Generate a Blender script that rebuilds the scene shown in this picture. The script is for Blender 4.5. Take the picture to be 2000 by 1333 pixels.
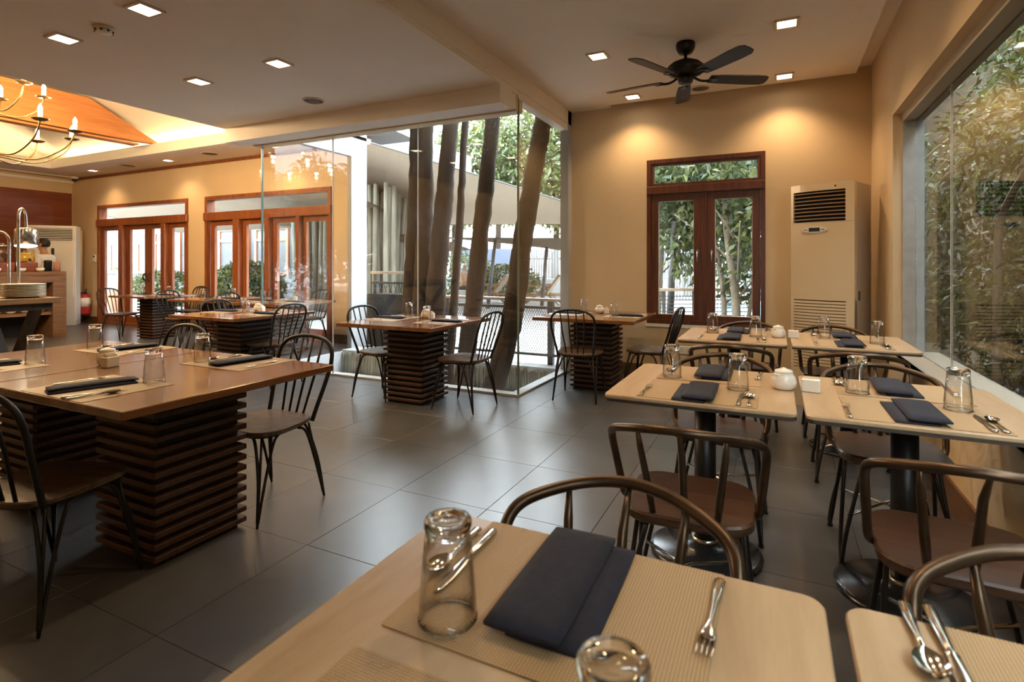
import bpy, math, random
import numpy as np
from mathutils import Vector, Matrix

# ------------------------------------------------------------------ clear
for o in list(bpy.data.objects):
    bpy.data.objects.remove(o, do_unlink=True)
SC = bpy.context.scene
COL = SC.collection
R = math.radians
PI = math.pi

# ------------------------------------------------------------------ camera
cam_d = bpy.data.cameras.new('camera')
cam_d.sensor_fit = 'HORIZONTAL'
cam_d.sensor_width = 36.0
cam_d.lens = 36.0 * 1061.0 / 2000.0
cam_d.shift_y = -(666.5 - 517.2) / 2000.0
cam_d.clip_start = 0.02
cam_d.clip_end = 300
cam_d.dof.use_dof = True
cam_d.dof.focus_distance = 3.4
cam_d.dof.aperture_fstop = 4.5
cam = bpy.data.objects.new('camera', cam_d)
cam.location = (0, 0, 1.28)
cam.rotation_euler = (R(90), 0, R(25.91))
COL.objects.link(cam)
SC.camera = cam

# ------------------------------------------------------------------ world: bright overcast sky
W = bpy.data.worlds.new('overcast_sky')
SC.world = W
W.use_nodes = True
_bg = W.node_tree.nodes['Background']
_bg.inputs['Color'].default_value = (0.82, 0.92, 1.0, 1)
_bg.inputs['Strength'].default_value = 19.0

# ------------------------------------------------------------------ exposure / colour
SC.view_settings.view_transform = 'Standard'
SC.view_settings.look = 'None'
SC.view_settings.exposure = 0.18
SC.view_settings.gamma = 1.0
SC.view_settings.use_curve_mapping = False
DOWN_W = 42.0      # watts of each recessed downlight
WARM = (1.0, 0.68, 0.37)

SC.cycles.max_bounces = 8
SC.cycles.diffuse_bounces = 4
SC.cycles.glossy_bounces = 3
SC.cycles.transmission_bounces = 8
SC.cycles.transparent_max_bounces = 20
SC.cycles.use_adaptive_sampling = True
SC.cycles.adaptive_threshold = 0.1
SC.cycles.adaptive_min_samples = 16
SC.cycles.caustics_reflective = False
SC.cycles.caustics_refractive = False
SC.cycles.sample_clamp_indirect = 6.0
SC.cycles.use_denoising = True

# ================================================================== helpers
class MB:
    """collects geometry for one mesh"""
    def __init__(self):
        self.v = []; self.f = []; self.s = []; self.m = []
    def _add(self, vs, fs, smooth=False, mi=0):
        b = len(self.v)
        self.v += [tuple(p) for p in vs]
        self.f += [tuple(b + i for i in f) for f in fs]
        self.s += [smooth] * len(fs)
        self.m += [mi] * len(fs)
        return self
    def box(self, a, b, mi=0):
        x0, y0, z0 = a; x1, y1, z1 = b
        x0, x1 = min(x0, x1), max(x0, x1); y0, y1 = min(y0, y1), max(y0, y1); z0, z1 = min(z0, z1), max(z0, z1)
        vs = [(x0,y0,z0),(x1,y0,z0),(x1,y1,z0),(x0,y1,z0),(x0,y0,z1),(x1,y0,z1),(x1,y1,z1),(x0,y1,z1)]
        return self._add(vs, [(0,3,2,1),(4,5,6,7),(0,1,5,4),(1,2,6,5),(2,3,7,6),(3,0,4,7)], False, mi)
    def cbox(self, c, s, mi=0):
        return self.box((c[0]-s[0]/2, c[1]-s[1]/2, c[2]-s[2]/2), (c[0]+s[0]/2, c[1]+s[1]/2, c[2]+s[2]/2), mi)
    def bbox(self, a, b, e=0.004, mi=0):
        """box with chamfered edges"""
        x0, y0, z0 = a; x1, y1, z1 = b
        def ring(i, z):
            return [(x0+i,y0,z),(x1-i,y0,z),(x1,y0+i,z),(x1,y1-i,z),(x1-i,y1,z),(x0+i,y1,z),(x0,y1-i,z),(x0,y0+i,z)]
        def inner(z):
            return [(x0+2*e,y0+e,z),(x1-2*e,y0+e,z),(x1-e,y0+2*e,z),(x1-e,y1-2*e,z),(x1-2*e,y1-e,z),(x0+2*e,y1-e,z),(x0+e,y1-2*e,z),(x0+e,y0+2*e,z)]
        vs = inner(z0) + ring(e, z0+e) + ring(e, z1-e) + inner(z1)
        fs = [tuple(range(7,-1,-1)), tuple(range(24,32))]
        for r in range(3):
            for i in range(8):
                j = (i+1) % 8
                fs.append((r*8+i, r*8+j, (r+1)*8+j, (r+1)*8+i))
        return self._add(vs, fs, False, mi)
    def prism(self, poly, z0, z1, e=0.0, smooth=False, mi=0):
        n = len(poly)
        cx = sum(p[0] for p in poly)/n; cy = sum(p[1] for p in poly)/n
        def sc(z, k):
            out = []
            for (x, y) in poly:
                d = math.hypot(x-cx, y-cy) or 1
                out.append((cx+(x-cx)*(1-k/d), cy+(y-cy)*(1-k/d), z))
            return out
        if e > 0:
            rings = [sc(z0, e), sc(z0+e, 0), sc(z1-e, 0), sc(z1, e)]
        else:
            rings = [sc(z0, 0), sc(z1, 0)]
        vs = [p for r in rings for p in r]
        k = len(rings)
        fs = [tuple(range(n-1,-1,-1)), tuple(range((k-1)*n, k*n))]
        for r in range(k-1):
            for i in range(n):
                j = (i+1) % n
                fs.append((r*n+i, r*n+j, (r+1)*n+j, (r+1)*n+i))
        return self._add(vs, fs, smooth, mi)
    def tube(self, pts, r, n=8, cap=True, mi=0, closed=False):
        pts = [Vector(p) for p in pts]
        m = len(pts)
        rr = r if isinstance(r, (list, tuple)) else [r]*m
        tang = []
        for i in range(m):
            if closed:
                t = pts[(i+1) % m] - pts[i-1]
            else:
                t = pts[min(i+1, m-1)] - pts[max(i-1, 0)]
            tang.append(t.normalized() if t.length > 1e-9 else Vector((0,0,1)))
        up = Vector((0,0,1)) if abs(tang[0].z) < 0.9 else Vector((1,0,0))
        nrm = tang[0].cross(up).normalized()
        vs = []
        for i in range(m):
            if i > 0:
                nrm = (nrm - tang[i]*nrm.dot(tang[i]))
                nrm = nrm.normalized() if nrm.length > 1e-6 else tang[i].orthogonal().normalized()
            bi = tang[i].cross(nrm)
            for k in range(n):
                a = 2*PI*k/n
                vs.append(pts[i] + (nrm*math.cos(a) + bi*math.sin(a))*rr[i])
        fs = []
        rng = m if closed else m-1
        for i in range(rng):
            i2 = (i+1) % m
            for k in range(n):
                k2 = (k+1) % n
                fs.append((i*n+k, i*n+k2, i2*n+k2, i2*n+k))
        self._add(vs, fs, True, mi)
        if cap and not closed:
            b = len(self.v) - len(vs)
            self.f += [tuple(b+k for k in range(n-1,-1,-1)), tuple(b+(m-1)*n+k for k in range(n))]
            self.s += [False, False]; self.m += [mi, mi]
        return self
    def lathe(self, prof, c=(0,0,0), n=24, mi=0, smooth=True, closed=False):
        """prof: list of (r,z); closed joins last to first"""
        m = len(prof)
        vs = []
        for (r, z) in prof:
            for k in range(n):
                a = 2*PI*k/n
                vs.append((c[0]+r*math.cos(a), c[1]+r*math.sin(a), c[2]+z))
        fs = []
        for i in range(m if closed else m-1):
            i2 = (i+1) % m
            for k in range(n):
                k2 = (k+1) % n
                fs.append((i*n+k, i*n+k2, i2*n+k2, i2*n+k))
        self._add(vs, fs, smooth, mi)
        if not closed:
            b = len(self.v)-len(vs)
            if prof[0][0] > 1e-4:
                self.f.append(tuple(b+k for k in range(n-1,-1,-1))); self.s.append(False); self.m.append(mi)
            if prof[-1][0] > 1e-4:
                self.f.append(tuple(b+(m-1)*n+k for k in range(n))); self.s.append(False); self.m.append(mi)
        return self
    def quad(self, a, b, c, d, mi=0):
        return self._add([a,b,c,d], [(0,1,2,3)], False, mi)
    def poly(self, pts, mi=0):
        return self._add(pts, [tuple(range(len(pts)))], False, mi)
    def extr(self, pts, vec, mi=0):
        """planar polygon pts swept by vec"""
        n = len(pts); vec = Vector(vec)
        vs = [Vector(p) for p in pts] + [Vector(p)+vec for p in pts]
        fs = [tuple(range(n-1,-1,-1)), tuple(range(n, 2*n))]
        for i in range(n):
            j = (i+1) % n
            fs.append((i, j, n+j, n+i))
        return self._add(vs, fs, False, mi)
    def xf(self, M):
        self.v = [tuple(M @ Vector(p)) for p in self.v]
        return self
    def mesh(self, name, mats):
        me = bpy.data.meshes.new(name)
        me.from_pydata(self.v, [], self.f)
        me.polygons.foreach_set('use_smooth', self.s)
        if not isinstance(mats, (list, tuple)):
            mats = [mats]
        for m in mats:
            me.materials.append(m)
        if any(self.m):
            me.polygons.foreach_set('material_index', self.m)
        me.update()
        return me
    def build(self, name, mats, parent=None, loc=None, rz=0.0):
        o = bpy.data.objects.new(name, self.mesh(name, mats))
        COL.objects.link(o)
        if parent is not None:
            o.parent = parent
        if loc is not None:
            o.location = loc
        if rz:
            o.rotation_euler.z = rz
        return o

def obj(name, me, parent=None, loc=(0,0,0), rz=0.0):
    o = bpy.data.objects.new(name, me)
    COL.objects.link(o)
    o.parent = parent
    o.location = loc
    o.rotation_euler.z = rz
    return o
def empty(name, loc=(0,0,0), rz=0.0):
    o = bpy.data.objects.new(name, None)
    o.empty_display_size = 0.1
    COL.objects.link(o)
    o.location = loc
    o.rotation_euler.z = rz
    return o
def tag(o, label, cat, group=None):
    o['label'] = label; o['category'] = cat
    if group: o['group'] = group
    return o
def struct(o):
    o['kind'] = 'structure'
    return o
def stuff(o):
    o['kind'] = 'stuff'
    return o
def copy_tree(o, parent=None):
    c = o.copy()
    COL.objects.link(c)
    c.parent = parent
    for ch in list(o.children):
        copy_tree(ch, c)
    return c
def spline(pts, n=6, closed=False):
    """Catmull-Rom through pts"""
    P = [Vector(p) for p in pts]
    out = []
    m = len(P)
    for i in range(m if closed else m-1):
        if closed:
            p0, p1, p2, p3 = P[i-1], P[i], P[(i+1) % m], P[(i+2) % m]
        else:
            p0 = P[max(i-1,0)]; p1 = P[i]; p2 = P[i+1]; p3 = P[min(i+2, m-1)]
        for k in range(n):
            t = k/n
            out.append(0.5*((2*p1) + (p2-p0)*t + (2*p0-5*p1+4*p2-p3)*t*t + (3*p1-p0-3*p2+p3)*t*t*t))
    if not closed:
        out.append(P[-1])
    return out
def rrect(w, d, r, n=5, cx=0, cy=0):
    out = []
    for (sx, sy, a0) in ((1,1,0),(-1,1,90),(-1,-1,180),(1,-1,270)):
        for k in range(n+1):
            a = R(a0 + 90*k/n)
            out.append((cx + sx*(w/2-r) + r*math.cos(a), cy + sy*(d/2-r) + r*math.sin(a)))
    return out

# ================================================================== materials
def nodes(name):
    m = bpy.data.materials.new(name)
    m.use_nodes = True
    nt = m.node_tree
    return m, nt, nt.nodes['Principled BSDF']
def mat(name, col, rough=0.5, metal=0.0, spec=0.5, var=0.0, vscale=6.0, bump=0.0, bscale=40.0, coat=0.0, stretch=(1,1,1), emit=None):
    m, nt, b = nodes(name)
    b.inputs['Roughness'].default_value = rough
    b.inputs['Metallic'].default_value = metal
    b.inputs['Specular IOR Level'].default_value = spec
    b.inputs['Coat Weight'].default_value = coat
    b.inputs['Coat Roughness'].default_value = 0.15
    b.inputs['Base Color'].default_value = (*col, 1)
    tc = None
    if var or bump:
        tc = nt.nodes.new('ShaderNodeTexCoord')
        mp = nt.nodes.new('ShaderNodeMapping'); mp.inputs['Scale'].default_value = stretch
        nt.links.new(tc.outputs['Object'], mp.inputs['Vector'])
    if var:
        no = nt.nodes.new('ShaderNodeTexNoise'); no.inputs['Scale'].default_value = vscale
        no.inputs['Detail'].default_value = 5
        nt.links.new(mp.outputs['Vector'], no.inputs['Vector'])
        cr = nt.nodes.new('ShaderNodeValToRGB')
        lo = [max(0, c*(1-var)) for c in col]; hi = [min(1, c*(1+var)) for c in col]
        cr.color_ramp.elements[0].color = (*lo, 1); cr.color_ramp.elements[1].color = (*hi, 1)
        cr.color_ramp.elements[0].position = 0.3; cr.color_ramp.elements[1].position = 0.7
        nt.links.new(no.outputs['Fac'], cr.inputs['Fac'])
        nt.links.new(cr.outputs['Color'], b.inputs['Base Color'])
    if bump:
        nb = nt.nodes.new('ShaderNodeTexNoise'); nb.inputs['Scale'].default_value = bscale
        nb.inputs['Detail'].default_value = 4
        nt.links.new(mp.outputs['Vector'], nb.inputs['Vector'])
        bp = nt.nodes.new('ShaderNodeBump'); bp.inputs['Strength'].default_value = bump; bp.inputs['Distance'].default_value = 0.01
        nt.links.new(nb.outputs['Fac'], bp.inputs['Height'])
        nt.links.new(bp.outputs['Normal'], b.inputs['Normal'])
    if emit:
        b.inputs['Emission Color'].default_value = (*emit[0], 1)
        b.inputs['Emission Strength'].default_value = emit[1]
    return m
def wood(name, dark, light, rough=0.4, axis=0, scale=3.0, coat=0.0, bump=0.05, across=14.0):
    m, nt, b = nodes(name)
    b.inputs['Roughness'].default_value = rough
    b.inputs['Coat Weight'].default_value = coat
    b.inputs['Coat Roughness'].default_value = 0.12
    tc = nt.nodes.new('ShaderNodeTexCoord')
    mp = nt.nodes.new('ShaderNodeMapping')
    s = [across, across, across]; s[axis] = 1.0
    mp.inputs['Scale'].default_value = s
    nt.links.new(tc.outputs['Object'], mp.inputs['Vector'])
    n1 = nt.nodes.new('ShaderNodeTexNoise'); n1.inputs['Scale'].default_value = scale
    n1.inputs['Detail'].default_value = 8; n1.inputs['Roughness'].default_value = 0.65; n1.inputs['Distortion'].default_value = 0.6
    nt.links.new(mp.outputs['Vector'], n1.inputs['Vector'])
    cr = nt.nodes.new('ShaderNodeValToRGB')
    cr.color_ramp.elements[0].color = (*dark, 1); cr.color_ramp.elements[1].color = (*light, 1)
    cr.color_ramp.elements[0].position = 0.32; cr.color_ramp.elements[1].position = 0.68
    nt.links.new(n1.outputs['Fac'], cr.inputs['Fac'])
    nt.links.new(cr.outputs['Color'], b.inputs['Base Color'])
    if bump:
        bp = nt.nodes.new('ShaderNodeBump'); bp.inputs['Strength'].default_value = bump; bp.inputs['Distance'].default_value = 0.005
        nt.links.new(n1.outputs['Fac'], bp.inputs['Height'])
        nt.links.new(bp.outputs['Normal'], b.inputs['Normal'])
    return m
def weave(name, dark, light, scale=400.0, rough=0.6):
    """woven mat: two crossed wave bands"""
    m, nt, b = nodes(name)
    b.inputs['Roughness'].default_value = rough
    tc = nt.nodes.new('ShaderNodeTexCoord')
    w1 = nt.nodes.new('ShaderNodeTexWave'); w1.bands_direction = 'X'; w1.inputs['Scale'].default_value = scale/6.283; w1.inputs['Distortion'].default_value = 0.6; w1.inputs['Detail Scale'].default_value = 3
    w2 = nt.nodes.new('ShaderNodeTexWave'); w2.bands_direction = 'Y'; w2.inputs['Scale'].default_value = scale/6.283; w2.inputs['Distortion'].default_value = 0.6; w2.inputs['Detail Scale'].default_value = 3
    nt.links.new(tc.outputs['Object'], w1.inputs['Vector']); nt.links.new(tc.outputs['Object'], w2.inputs['Vector'])
    mu = nt.nodes.new('ShaderNodeMath'); mu.operation = 'MULTIPLY'
    nt.links.new(w1.outputs['Fac'], mu.inputs[0]); nt.links.new(w2.outputs['Fac'], mu.inputs[1])
    cr = nt.nodes.new('ShaderNodeValToRGB')
    cr.color_ramp.elements[0].color = (*dark, 1); cr.color_ramp.elements[1].color = (*light, 1)
    cr.color_ramp.elements[1].position = 0.6
    nt.links.new(mu.outputs[0], cr.inputs['Fac'])
    nt.links.new(cr.outputs['Color'], b.inputs['Base Color'])
    bp = nt.nodes.new('ShaderNodeBump'); bp.inputs['Strength'].default_value = 0.35; bp.inputs['Distance'].default_value = 0.002
    nt.links.new(mu.outputs[0], bp.inputs['Height'])
    nt.links.new(bp.outputs['Normal'], b.inputs['Normal'])
    return m
def pane_mat(name, tint=(1,1,1), haze=0.015, refl=1.0, power=5.0):
    """clear architectural glass: straight-through transmission plus Fresnel reflection and a trace of dust"""
    m = bpy.data.materials.new(name); m.use_nodes = True
    nt = m.node_tree
    for n in list(nt.nodes): nt.nodes.remove(n)
    out = nt.nodes.new('ShaderNodeOutputMaterial')
    tr = nt.nodes.new('ShaderNodeBsdfTransparent'); tr.inputs['Color'].default_value = (*tint, 1)
    gl = nt.nodes.new('ShaderNodeBsdfGlossy'); gl.inputs['Roughness'].default_value = 0.0
    gl.inputs['Color'].default_value = (refl, refl, refl, 1)
    lw_ = nt.nodes.new('ShaderNodeLayerWeight'); lw_.inputs['Blend'].default_value = 0.5
    pw = nt.nodes.new('ShaderNodeMath'); pw.operation = 'POWER'; pw.inputs[1].default_value = power
    nt.links.new(lw_.outputs['Facing'], pw.inputs[0])
    fr = nt.nodes.new('ShaderNodeMapRange'); fr.inputs['To Min'].default_value = 0.04; fr.inputs['To Max'].default_value = 1.0
    nt.links.new(pw.outputs[0], fr.inputs['Value'])
    m1 = nt.nodes.new('ShaderNodeMixShader')
    nt.links.new(fr.outputs[0], m1.inputs[0]); nt.links.new(tr.outputs[0], m1.inputs[1]); nt.links.new(gl.outputs[0], m1.inputs[2])
    df = nt.nodes.new('ShaderNodeBsdfTranslucent'); df.inputs['Color'].default_value = (0.9, 0.9, 0.88, 1)
    tc = nt.nodes.new('ShaderNodeTexCoord'); no = nt.nodes.new('ShaderNodeTexNoise'); no.inputs['Scale'].default_value = 1.6; no.inputs['Detail'].default_value = 6
    nt.links.new(tc.outputs['Object'], no.inputs['Vector'])
    mr = nt.nodes.new('ShaderNodeMapRange'); mr.inputs['From Min'].default_value = 0.45; mr.inputs['From Max'].default_value = 0.8
    mr.inputs['To Min'].default_value = haze*0.3; mr.inputs['To Max'].default_value = haze*3
    nt.links.new(no.outputs['Fac'], mr.inputs['Value'])
    m2 = nt.nodes.new('ShaderNodeMixShader')
    nt.links.new(mr.outputs[0], m2.inputs[0]); nt.links.new(m1.outputs[0], m2.inputs[1]); nt.links.new(df.outputs[0], m2.inputs[2])
    nt.links.new(m2.outputs[0], out.inputs['Surface'])
    return m
def tumbler_mat(name):
    m = bpy.data.materials.new(name); m.use_nodes = True
    nt = m.node_tree
    for n in list(nt.nodes): nt.nodes.remove(n)
    out = nt.nodes.new('ShaderNodeOutputMaterial')
    g = nt.nodes.new('ShaderNodeBsdfGlass'); g.inputs['IOR'].default_value = 1.46; g.inputs['Roughness'].default_value = 0.0
    g.inputs['Color'].default_value = (0.99, 0.99, 0.985, 1)
    nt.links.new(g.outputs[0], out.inputs['Surface'])
    return m
def thin_glass(name):
    m = bpy.data.materials.new(name); m.use_nodes = True
    nt = m.node_tree
    for n in list(nt.nodes): nt.nodes.remove(n)
    out = nt.nodes.new('ShaderNodeOutputMaterial')
    lw_ = nt.nodes.new('ShaderNodeLayerWeight'); lw_.inputs['Blend'].default_value = 0.5
    p1 = nt.nodes.new('ShaderNodeMath'); p1.operation = 'POWER'; p1.inputs[1].default_value = 3.0
    p2 = nt.nodes.new('ShaderNodeMath'); p2.operation = 'POWER'; p2.inputs[1].default_value = 4.0
    nt.links.new(lw_.outputs['Facing'], p1.inputs[0]); nt.links.new(lw_.outputs['Facing'], p2.inputs[0])
    cr = nt.nodes.new('ShaderNodeMix'); cr.data_type = 'RGBA'
    cr.inputs[6].default_value = (0.985, 0.987, 0.982, 1); cr.inputs[7].default_value = (0.42, 0.40, 0.36, 1)
    nt.links.new(p2.outputs[0], cr.inputs[0])
    tr = nt.nodes.new('ShaderNodeBsdfTransparent'); nt.links.new(cr.outputs[2], tr.inputs['Color'])
    gl = nt.nodes.new('ShaderNodeBsdfGlossy'); gl.inputs['Roughness'].default_value = 0.02
    mr = nt.nodes.new('ShaderNodeMapRange'); mr.inputs['To Min'].default_value = 0.05; mr.inputs['To Max'].default_value = 0.85
    nt.links.new(p1.outputs[0], mr.inputs['Value'])
    mx = nt.nodes.new('ShaderNodeMixShader')
    nt.links.new(mr.outputs[0], mx.inputs[0]); nt.links.new(tr.outputs[0], mx.inputs[1]); nt.links.new(gl.outputs[0], mx.inputs[2])
    nt.links.new(mx.outputs[0], out.inputs['Surface'])
    return m
def leaf_mat(name, col, trans=0.35, rough=0.35):
    m = bpy.data.materials.new(name); m.use_nodes = True
    nt = m.node_tree
    b = nt.nodes['Principled BSDF']; out = nt.nodes['Material Output']
    b.inputs['Base Color'].default_value = (*col, 1); b.inputs['Roughness'].default_value = rough
    t = nt.nodes.new('ShaderNodeBsdfTranslucent'); t.inputs['Color'].default_value = (min(1,col[0]*1.6), min(1,col[1]*1.5), col[2]*0.9, 1)
    mx = nt.nodes.new('ShaderNodeMixShader'); mx.inputs[0].default_value = trans
    nt.links.new(b.outputs[0], mx.inputs[1]); nt.links.new(t.outputs[0], mx.inputs[2]); nt.links.new(mx.outputs[0], out.inputs['Surface'])
    return m
def fabric_sail(name, col):
    m = bpy.data.materials.new(name); m.use_nodes = True
    nt = m.node_tree
    b = nt.nodes['Principled BSDF']; out = nt.nodes['Material Output']
    b.inputs['Base Color'].default_value = (*col, 1); b.inputs['Roughness'].default_value = 0.9
    t = nt.nodes.new('ShaderNodeBsdfTranslucent'); t.inputs['Color'].default_value = (*col, 1)
    mx = nt.nodes.new('ShaderNodeMixShader'); mx.inputs[0].default_value = 0.22
    nt.links.new(b.outputs[0], mx.inputs[1]); nt.links.new(t.outputs[0], mx.inputs[2]); nt.links.new(mx.outputs[0], out.inputs['Surface'])
    return m
def emis(name, col, s):
    m = bpy.data.materials.new(name); m.use_nodes = True
    nt = m.node_tree
    for n in list(nt.nodes): nt.nodes.remove(n)
    out = nt.nodes.new('ShaderNodeOutputMaterial'); e = nt.nodes.new('ShaderNodeEmission')
    e.inputs['Color'].default_value = (*col, 1); e.inputs['Strength'].default_value = s
    nt.links.new(e.outputs[0], out.inputs['Surface'])
    return m

M = {}
M['tile'] = mat('floor_tile', (0.085, 0.085, 0.087), 0.30, spec=0.62, var=0.18, vscale=3)
M['grout'] = mat('grout', (0.06, 0.06, 0.06), 0.6)
M['wall'] = mat('cream_paint', (0.68, 0.51, 0.31), 0.7, var=0.04, vscale=1.5, bump=0.02, bscale=90)
M['wallwhite'] = mat('white_exterior_paint', (0.48, 0.49, 0.50), 0.75, var=0.05, vscale=3)
M['ceil'] = mat('ceiling_paint', (0.84, 0.76, 0.67), 0.85, var=0.02, vscale=2)
M['ceilwarm'] = mat('coffer_paint', (0.80, 0.73, 0.60), 0.8)
M['skirt'] = mat('brown_skirting_tile', (0.16, 0.08, 0.04), 0.45, var=0.2, vscale=5)
M['mahog'] = wood('mahogany_panel', (0.15, 0.035, 0.014), (0.27, 0.075, 0.028), 0.42, axis=1, scale=1.2, across=16)
M['doorwood'] = wood('door_hardwood', (0.17, 0.045, 0.013), (0.36, 0.11, 0.03), 0.38, axis=2, scale=2)
M['winwood'] = wood('window_hardwood', (0.060, 0.017, 0.007), (0.14, 0.042, 0.015), 0.38, axis=2, scale=2)
M['trusswood'] = wood('truss_veneer', (0.36, 0.13, 0.035), (0.55, 0.22, 0.065), 0.4, axis=1, scale=1.2)
M['pale'] = wood('pale_laminate', (0.41, 0.275, 0.155), (0.58, 0.42, 0.26), 0.33, axis=1, scale=1.6, across=5, bump=0.01)
M['paleedge'] = mat('dark_table_edge', (0.05, 0.035, 0.025), 0.5)
M['brown'] = wood('brown_tabletop', (0.13, 0.052, 0.017), (0.23, 0.10, 0.036), 0.2, axis=1, scale=1.5, across=7, bump=0.01, coat=0.3)
M['slat'] = wood('dark_slat_wood', (0.035, 0.014, 0.007), (0.10, 0.042, 0.02), 0.5, axis=0, scale=3)
M['core'] = mat('pedestal_core', (0.018, 0.012, 0.009), 0.7)
M['seat'] = wood('dark_seat_wood', (0.030, 0.013, 0.007), (0.085, 0.037, 0.018), 0.36, axis=0, scale=3, across=10)
M['seatA'] = wood('weathered_seat_wood', (0.045, 0.026, 0.016), (0.15, 0.098, 0.06), 0.38, axis=0, scale=3, across=10)
M['iron'] = mat('black_iron', (0.014, 0.012, 0.011), 0.42, metal=0.3, var=0.2, vscale=20)
M['bronze'] = mat('bronze_tube', (0.085, 0.052, 0.03), 0.33, metal=0.75, var=0.25, vscale=14)
M['steel'] = mat('brushed_steel', (0.62, 0.60, 0.56), 0.22, metal=1.0)
M['cutlery'] = mat('cutlery_steel', (0.74, 0.72, 0.68), 0.13, metal=1.0)
M['post'] = mat('black_powder_coat', (0.010, 0.009, 0.009), 0.42)
M['base'] = mat('dark_base_disc', (0.02, 0.02, 0.022), 0.22)
M['napkin'] = mat('navy_napkin', (0.012, 0.013, 0.026), 0.85, var=0.3, vscale=60, bump=0.15, bscale=400)
M['glass'] = tumbler_mat('tumbler_base_glass')
M['matR'] = weave('woven_straw', (0.33, 0.205, 0.095), (0.57, 0.41, 0.235))
M['matS'] = mat('kraft_mat', (0.34, 0.24, 0.14), 0.6, var=0.05, vscale=30)
M['china'] = mat('white_china', (0.80, 0.76, 0.68), 0.2, coat=0.4)
M['chinaw'] = mat('plate_china', (0.80, 0.76, 0.66), 0.25)
M['sachet'] = mat('paper_sachet', (0.75, 0.62, 0.42), 0.7)
M['ac'] = mat('aged_white_plastic', (0.68, 0.52, 0.33), 0.24, coat=0.3)
M['acside'] = mat('ac_side_metal', (0.45, 0.38, 0.29), 0.5)
M['acwhite'] = mat('white_plastic', (0.78, 0.74, 0.66), 0.35)
M['dark'] = mat('dark_void', (0.012, 0.010, 0.009), 0.8)
M['acslat'] = mat('louvre_plastic', (0.30, 0.19, 0.10), 0.4)
M['black'] = mat('black_plastic', (0.012, 0.012, 0.013), 0.35)
M['fanmetal'] = mat('fan_dark_bronze', (0.014, 0.010, 0.007), 0.4, metal=0.4)
M['fanblade'] = wood('fan_blade_wood', (0.018, 0.011, 0.007), (0.045, 0.03, 0.018), 0.55, axis=0, scale=3)
M['pane'] = pane_mat('clear_pane', (0.97, 0.985, 0.98), 0.003)
M['panebox'] = pane_mat('courtyard_glass', (0.98, 0.99, 0.985), 0.005)
M['paneR'] = pane_mat('garden_glass', (0.90, 0.90, 0.87), 0.002, refl=0.62)
M['paneside'] = pane_mat('dimmed_reflection_glass', (0.985, 0.99, 0.985), 0.003, refl=0.3)  # reflection turned down so the bright sky shows only weakly in it
M['tumbler'] = thin_glass('tumbler_wall_glass')
M['edge'] = mat('glass_edge_green', (0.16, 0.22, 0.19), 0.2)
M['bulb'] = emis('candle_bulb_glow', (1.0, 0.78, 0.5), 30)
M['lamp'] = emis('downlight_glow', (1.0, 0.86, 0.66), 14)
M['fillstrip'] = emis('fill_strip_glow', (1.0, 0.75, 0.45), 6)
M['candle'] = mat('candle_sleeve', (0.85, 0.78, 0.62), 0.5, emit=((1.0, 0.75, 0.45), 0.8))
M['brass'] = mat('antique_brass', (0.20, 0.12, 0.05), 0.35, metal=0.9)
M['trimring'] = mat('downlight_trim', (0.62, 0.50, 0.36), 0.4)
M['grille'] = mat('speaker_grille', (0.13, 0.10, 0.075), 0.7)
M['ledge'] = mat('ledge_stone', (0.46, 0.41, 0.34), 0.5)
M['white'] = mat('white_trim', (0.84, 0.80, 0.72), 0.5)
M['red'] = mat('extinguisher_red', (0.42, 0.02, 0.015), 0.3)
M['paper'] = mat('label_paper', (0.75, 0.70, 0.62), 0.6)
M['counter'] = wood('counter_wood', (0.11, 0.055, 0.024), (0.24, 0.125, 0.058), 0.5, axis=1, scale=2)
M['rustic'] = wood('rustic_table_wood', (0.13, 0.075, 0.035), (0.32, 0.19, 0.09), 0.55, axis=1, scale=2)
M['rusticdark'] = wood('trestle_wood', (0.022, 0.014, 0.009), (0.06, 0.036, 0.02), 0.55, axis=2, scale=2)
M['bark'] = mat('tree_bark', (0.042, 0.027, 0.017), 0.9, var=0.6, vscale=5, bump=0.9, bscale=16, stretch=(1,1,0.35))
M['barkpale'] = mat('pale_bark', (0.25, 0.215, 0.17), 0.85, var=0.3, vscale=8, bump=0.4, bscale=30)
M['bamboo'] = mat('grey_bamboo', (0.24, 0.225, 0.175), 0.6, var=0.25, vscale=6, stretch=(1,1,0.3))
M['sail'] = fabric_sail('shade_cloth', (0.155, 0.12, 0.085))
M['deck'] = mat('pale_paving', (0.42, 0.42, 0.415), 0.8, var=0.06, vscale=2)
M['soil'] = mat('courtyard_gravel', (0.58, 0.58, 0.56), 0.95, var=0.25, vscale=40, bump=0.6, bscale=80)
M['soildark'] = mat('garden_soil', (0.06, 0.045, 0.03), 0.95, var=0.3, vscale=10)
M['curb'] = mat('white_curb', (0.45, 0.45, 0.445), 0.7, var=0.12, vscale=12)
M['rail'] = mat('grey_steel_rail', (0.06, 0.062, 0.065), 0.5)
M['mesh'] = mat('expanded_mesh', (0.022, 0.022, 0.022), 0.5)
M['railwood'] = wood('rail_timber', (0.32, 0.24, 0.17), (0.5, 0.40, 0.30), 0.6, axis=0)
M['teak'] = wood('teak', (0.22, 0.125, 0.06), (0.34, 0.20, 0.10), 0.5, axis=0)
M['canvas'] = mat('lounger_canvas', (0.36, 0.29, 0.21), 0.9)
M['skin'] = mat('skin', (0.42, 0.22, 0.13), 0.5)
M['hair'] = mat('black_hair', (0.012, 0.009, 0.008), 0.6)
M['shirt'] = mat('white_shirt', (0.75, 0.72, 0.68), 0.8)
M['trouser'] = mat('dark_trousers', (0.02, 0.02, 0.025), 0.8)
M['leafA'] = leaf_mat('leaf_mid_green', (0.055, 0.085, 0.030))
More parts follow.
